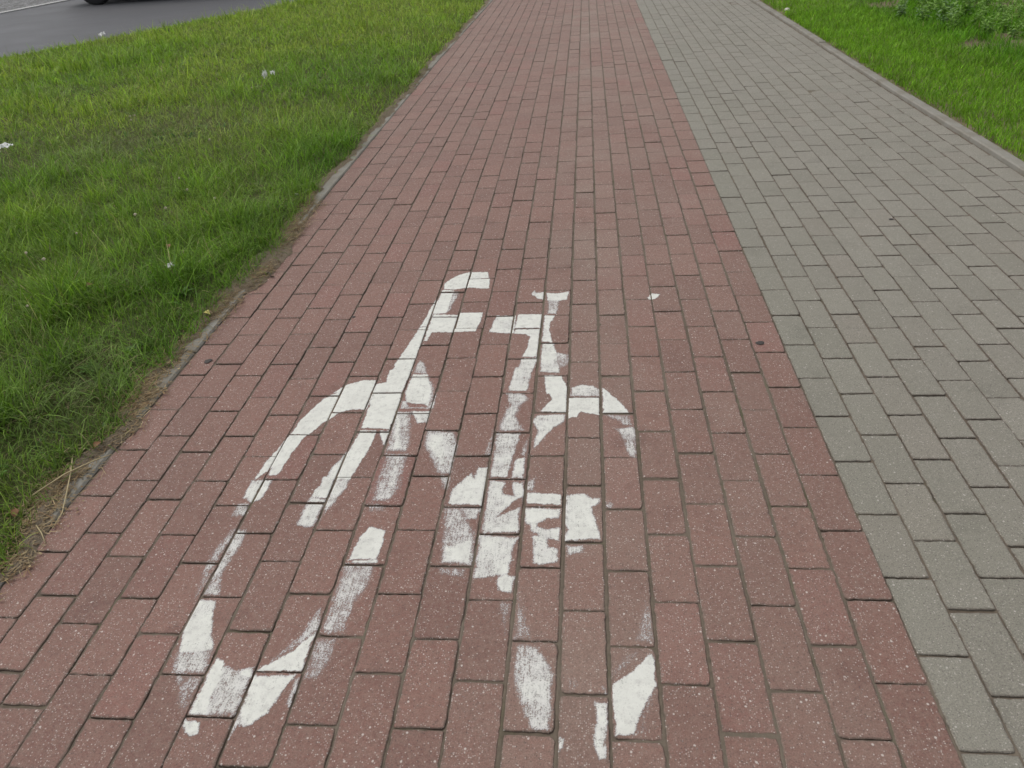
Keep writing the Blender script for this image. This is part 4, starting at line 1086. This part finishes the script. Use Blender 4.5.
def build_car(loc, heading):
    root = empty('car', loc, heading)
    WR, AR = .31, .365; axles = (-1.25, 1.25)
    keys = [(-1.97, .40, .78, .84, .66, .60), (-1.92, .28, .88, .98, .76, .62), (-1.80, .24, .93, 1.22, .81, .60), (-1.62, .22, .94, 1.38, .835, .59), (-1.2, .19, .94, 1.455, .85, .60), (-.6, .19, .93, 1.485, .855, .61),
            (0.0, .19, .92, 1.475, .855, .61), (.45, .19, .92, 1.40, .85, .60), (.75, .19, .92, 1.22, .85, .62), (1.02, .19, .91, 1.00, .845, .66), (1.3, .19, .88, .955, .84, .66), (1.7, .21, .82, .90, .82, .62), (1.95, .25, .68, .80, .76, .56), (2.08, .36, .58, .64, .64, .50)]
    ks = np.array(keys); ks[:, 1] -= 0.03
    xs = sorted(set([k[0] for k in keys] + [a + AR * q for a in axles for q in (-1.001, -1, -.92, -.75, -.5, -.25, 0, .25, .5, .75, .92, 1, 1.001)]))
    sec = []
    for x in xs:
        zb, belt, top, hw, rw = [float(np.interp(x, ks[:, 0], ks[:, i])) for i in range(1, 6)]
        za = zb
        for a in axles:
            if abs(x - a) <= AR: za = max(zb, WR - .01 + math.sqrt(max(0, AR * AR - (x - a) ** 2)))
        za = min(za, belt - .12)
        sec.append([(0, zb + .02 if za == zb else za), (hw * .93, za), (hw, max(zb + .10, za + .015)), (hw * 1.01, max(.56, za + .03)), (hw * .975, belt), (rw + .035, top - .05), (rw * .86, top - .008), (0, top + .012)])
    bm = bmesh.new(); L, R = [], []
    for x, s in zip(xs, sec):
        lrow, rrow = [], []
        for i, (y, z) in enumerate(s):
            a = bm.verts.new((x, y, z)); lrow.append(a)
            rrow.append(a if i in (0, 7) else bm.verts.new((x, -y, z)))
        L.append(lrow); R.append(rrow)
    for j in range(len(xs) - 1):
        for i in range(7):
            bm.faces.new((L[j][i], L[j + 1][i], L[j + 1][i + 1], L[j][i + 1])); bm.faces.new((R[j][i], R[j][i + 1], R[j + 1][i + 1], R[j + 1][i]))
    for j in (0, -1): bm.faces.new(list(L[j]) + list(reversed(R[j][1:-1])))
    bmesh.ops.recalc_face_normals(bm, faces=bm.faces)
    link('body', bm_mesh('body', bm), M_CAR, root, smooth=False)
    ip = lambda x, c: float(np.interp(x, ks[:, 0], ks[:, c]))
    def side_panel(name, x0, x1, f0, f1, mat, sgn, proud=.006):
        vs, fs = [], []; n = 8
        for q in range(n + 1):
            x = x0 + (x1 - x0) * q / n; belt, top, hw, rw = ip(x, 2), ip(x, 3), ip(x, 4), ip(x, 5)
            A = np.array([hw * .975, belt]); B = np.array([rw + .035, top - .05])
            for f in (f0, f1):
                p = A + (B - A) * f; vs.append((x, sgn * (p[0] + proud), p[1]))
        for q in range(n): fs.append((2 * q, 2 * q + 2, 2 * q + 3, 2 * q + 1))
        return link(name, mesh_py(name, vs, fs), mat, root)
    for sgn in (-1, 1):
        side_panel('window', -1.50, -.86, .10, .86, M_GLASS, sgn); side_panel('window', -.80, -.02, .08, .92, M_GLASS, sgn); side_panel('window', .04, .66, .08, .90, M_GLASS, sgn)
        for x0, x1 in ((-.85, -.02), (.0, .84)):
            vs = []
            for x in (x0, x1):
                hw = ip(x, 4)
                vs += [(x, sgn * (hw * 1.01 + .006), .30), (x, sgn * (hw * 1.012 + .007), .56), (x, sgn * (hw * .978 + .008), ip(x, 2) - .01)]
            d = link('door', mesh_py('door', vs, [(0, 3, 4, 1), (1, 4, 5, 2)]), M_CAR, root)
            bm = bmesh.new(); bmesh.ops.create_cube(bm, size=1.0)
            for v in bm.verts: v.co = Vector((v.co.x * .16 + x0 + .14, sgn * (ip(x0 + .14, 4) * .985 + .022) + v.co.y * .03, v.co.z * .03 + .83))
            bmesh.ops.bevel(bm, geom=bm.edges[:], offset=.008, segments=2, affect='EDGES')
            link('handle', bm_mesh('handle', bm), M_PLASTIC, d)
        bm = bmesh.new(); bmesh.ops.create_uvsphere(bm, u_segments=14, v_segments=8, radius=1)
        for v in bm.verts: v.co = Vector((v.co.x * .06 + .62, sgn * (.93 + v.co.y * .10), v.co.z * .07 + .98))
        link('mirror', bm_mesh('mirror', bm), M_CAR, root, smooth=True)
        for nm, x, z, sx, sy, sz, mt in (('headlight', 1.93, .66, .10, .13, .055, M_LAMP), ('tail_light', -1.88, .86, .06, .07, .11, M_TAIL)):
            bm = bmesh.new(); bmesh.ops.create_uvsphere(bm, u_segments=16, v_segments=10, radius=1)
            for v in bm.verts: v.co = Vector((x + v.co.x * sx, sgn * .60 + v.co.y * sy, z + v.co.z * sz))
            link(nm, bm_mesh(nm, bm), mt, root, smooth=True)
    def cross_panel(name, x0, x1, mat, dz=.006, wf=.92):
        vs, fs = [], []; n = 6
        for q in range(n + 1):
            x = x0 + (x1 - x0) * q / n; rw = ip(x, 5) * .86 * wf; z = ip(x, 3)
            vs += [(x, -rw, z - .006 + dz), (x, 0, z + .013 + dz), (x, rw, z - .006 + dz)]
        for q in range(n):
            for k in range(2): fs.append((3 * q + k, 3 * q + k + 1, 3 * q + 4 + k, 3 * q + 3 + k))
        return link(name, mesh_py(name, vs, fs), mat, root)
    cross_panel('windscreen', .42, 1.0, M_GLASS); cross_panel('rear_window', -1.86, -1.62, M_GLASS)
    for x, zc in ((2.06, .42), (-1.965, .46)):
        bm = bmesh.new(); bmesh.ops.create_cube(bm, size=1.0)
        for v in bm.verts: v.co = Vector((x + v.co.x * .09, v.co.y * 1.22, zc + v.co.z * .17))
        bmesh.ops.bevel(bm, geom=bm.edges[:], offset=.03, segments=3, affect='EDGES')
        b = link('bumper', bm_mesh('bumper', bm), M_PLASTIC, root)
        s = 1 if x > 0 else -1
        bm = bmesh.new(); bmesh.ops.create_cube(bm, size=1.0)
        for v in bm.verts: v.co = Vector((x + s * .051 + v.co.x * .012, v.co.y * .52, zc + v.co.z * .11))
        link('number_plate', bm_mesh('number_plate', bm), M_PLATE, b)
    def lathe(name, prof, mat, parent, n=40):
        bm = bmesh.new(); rows = []
        for k in range(n):
            a = 6.28318 * k / n; rows.append([bm.verts.new((r * math.cos(a), y, r * math.sin(a))) for r, y in prof])
        for k in range(n):
            A, B = rows[k], rows[(k + 1) % n]
            for q in range(len(prof) - 1): bm.faces.new((A[q], A[q + 1], B[q + 1], B[q]))
        bmesh.ops.recalc_face_normals(bm, faces=bm.faces)
        return link(name, bm_mesh(name, bm), mat, parent, smooth=True)
    for ax in axles:
        for sgn in (-1, 1):
            w_ = lathe('wheel', [(.19, -.09), (.19, .06)], M_PLASTIC, root); w_.location = (ax, sgn * .745, WR - .003)
            lathe('tyre', [(.20, -.095), (.265, -.10), (.298, -.092), (.31, -.07), (.312, -.03), (.305, -.024), (.312, -.018), (.312, .018), (.305, .024), (.312, .03), (.31, .07), (.298, .092), (.265, .10), (.20, .095), (.20, -.095)], M_TYRE, w_)
            bm = bmesh.new()
            for k in range(5):
                a = 6.28318 * k / 5; ca, sa = math.cos(a), math.sin(a)
                vv = []
                for rr, hw_ in ((.03, .035), (.195, .022)):
                    for t_ in (-1, 1):
                        for yy in (.055, .085): vv.append(bm.verts.new((rr * ca - t_ * hw_ * sa, sgn * yy, rr * sa + t_ * hw_ * ca)))
                for f in ((0, 1, 5, 4), (2, 6, 7, 3), (1, 3, 7, 5), (0, 4, 6, 2), (0, 2, 3, 1), (4, 5, 7, 6)): bm.faces.new([vv[q] for q in f])
            bmesh.ops.create_cone(bm, cap_ends=True, segments=20, radius1=.045, radius2=.04, depth=.04, matrix=Matrix.Translation((0, sgn * .075, 0)) @ Matrix.Rotation(math.pi / 2, 4, 'X'))
            n0 = 36; rr_ = [[bm.verts.new((r * math.cos(6.28318 * k / n0), sgn * y, r * math.sin(6.28318 * k / n0))) for k in range(n0)] for r, y in ((.185, .03), (.20, .088), (.208, .085))]
            for A, B in zip(rr_, rr_[1:]):
                for k in range(n0): bm.faces.new((A[k], A[(k + 1) % n0], B[(k + 1) % n0], B[k]))
            bmesh.ops.recalc_face_normals(bm, faces=bm.faces)
            link('rim', bm_mesh('rim', bm), M_RIM, w_)
    return tag(root, 'dark car on the asphalt road with one black tyre and its shadow in view', 'car')
hd = CAR_HEADING
# the near-side rear wheel stands at this point of the road
wx_, wy_ = CAR_WHEEL
cx_ = wx_ - (math.cos(hd) * -1.25 - math.sin(hd) * -.745); cy_ = wy_ - (math.sin(hd) * -1.25 + math.cos(hd) * -.745)
build_car((cx_, cy_, -0.035), hd)
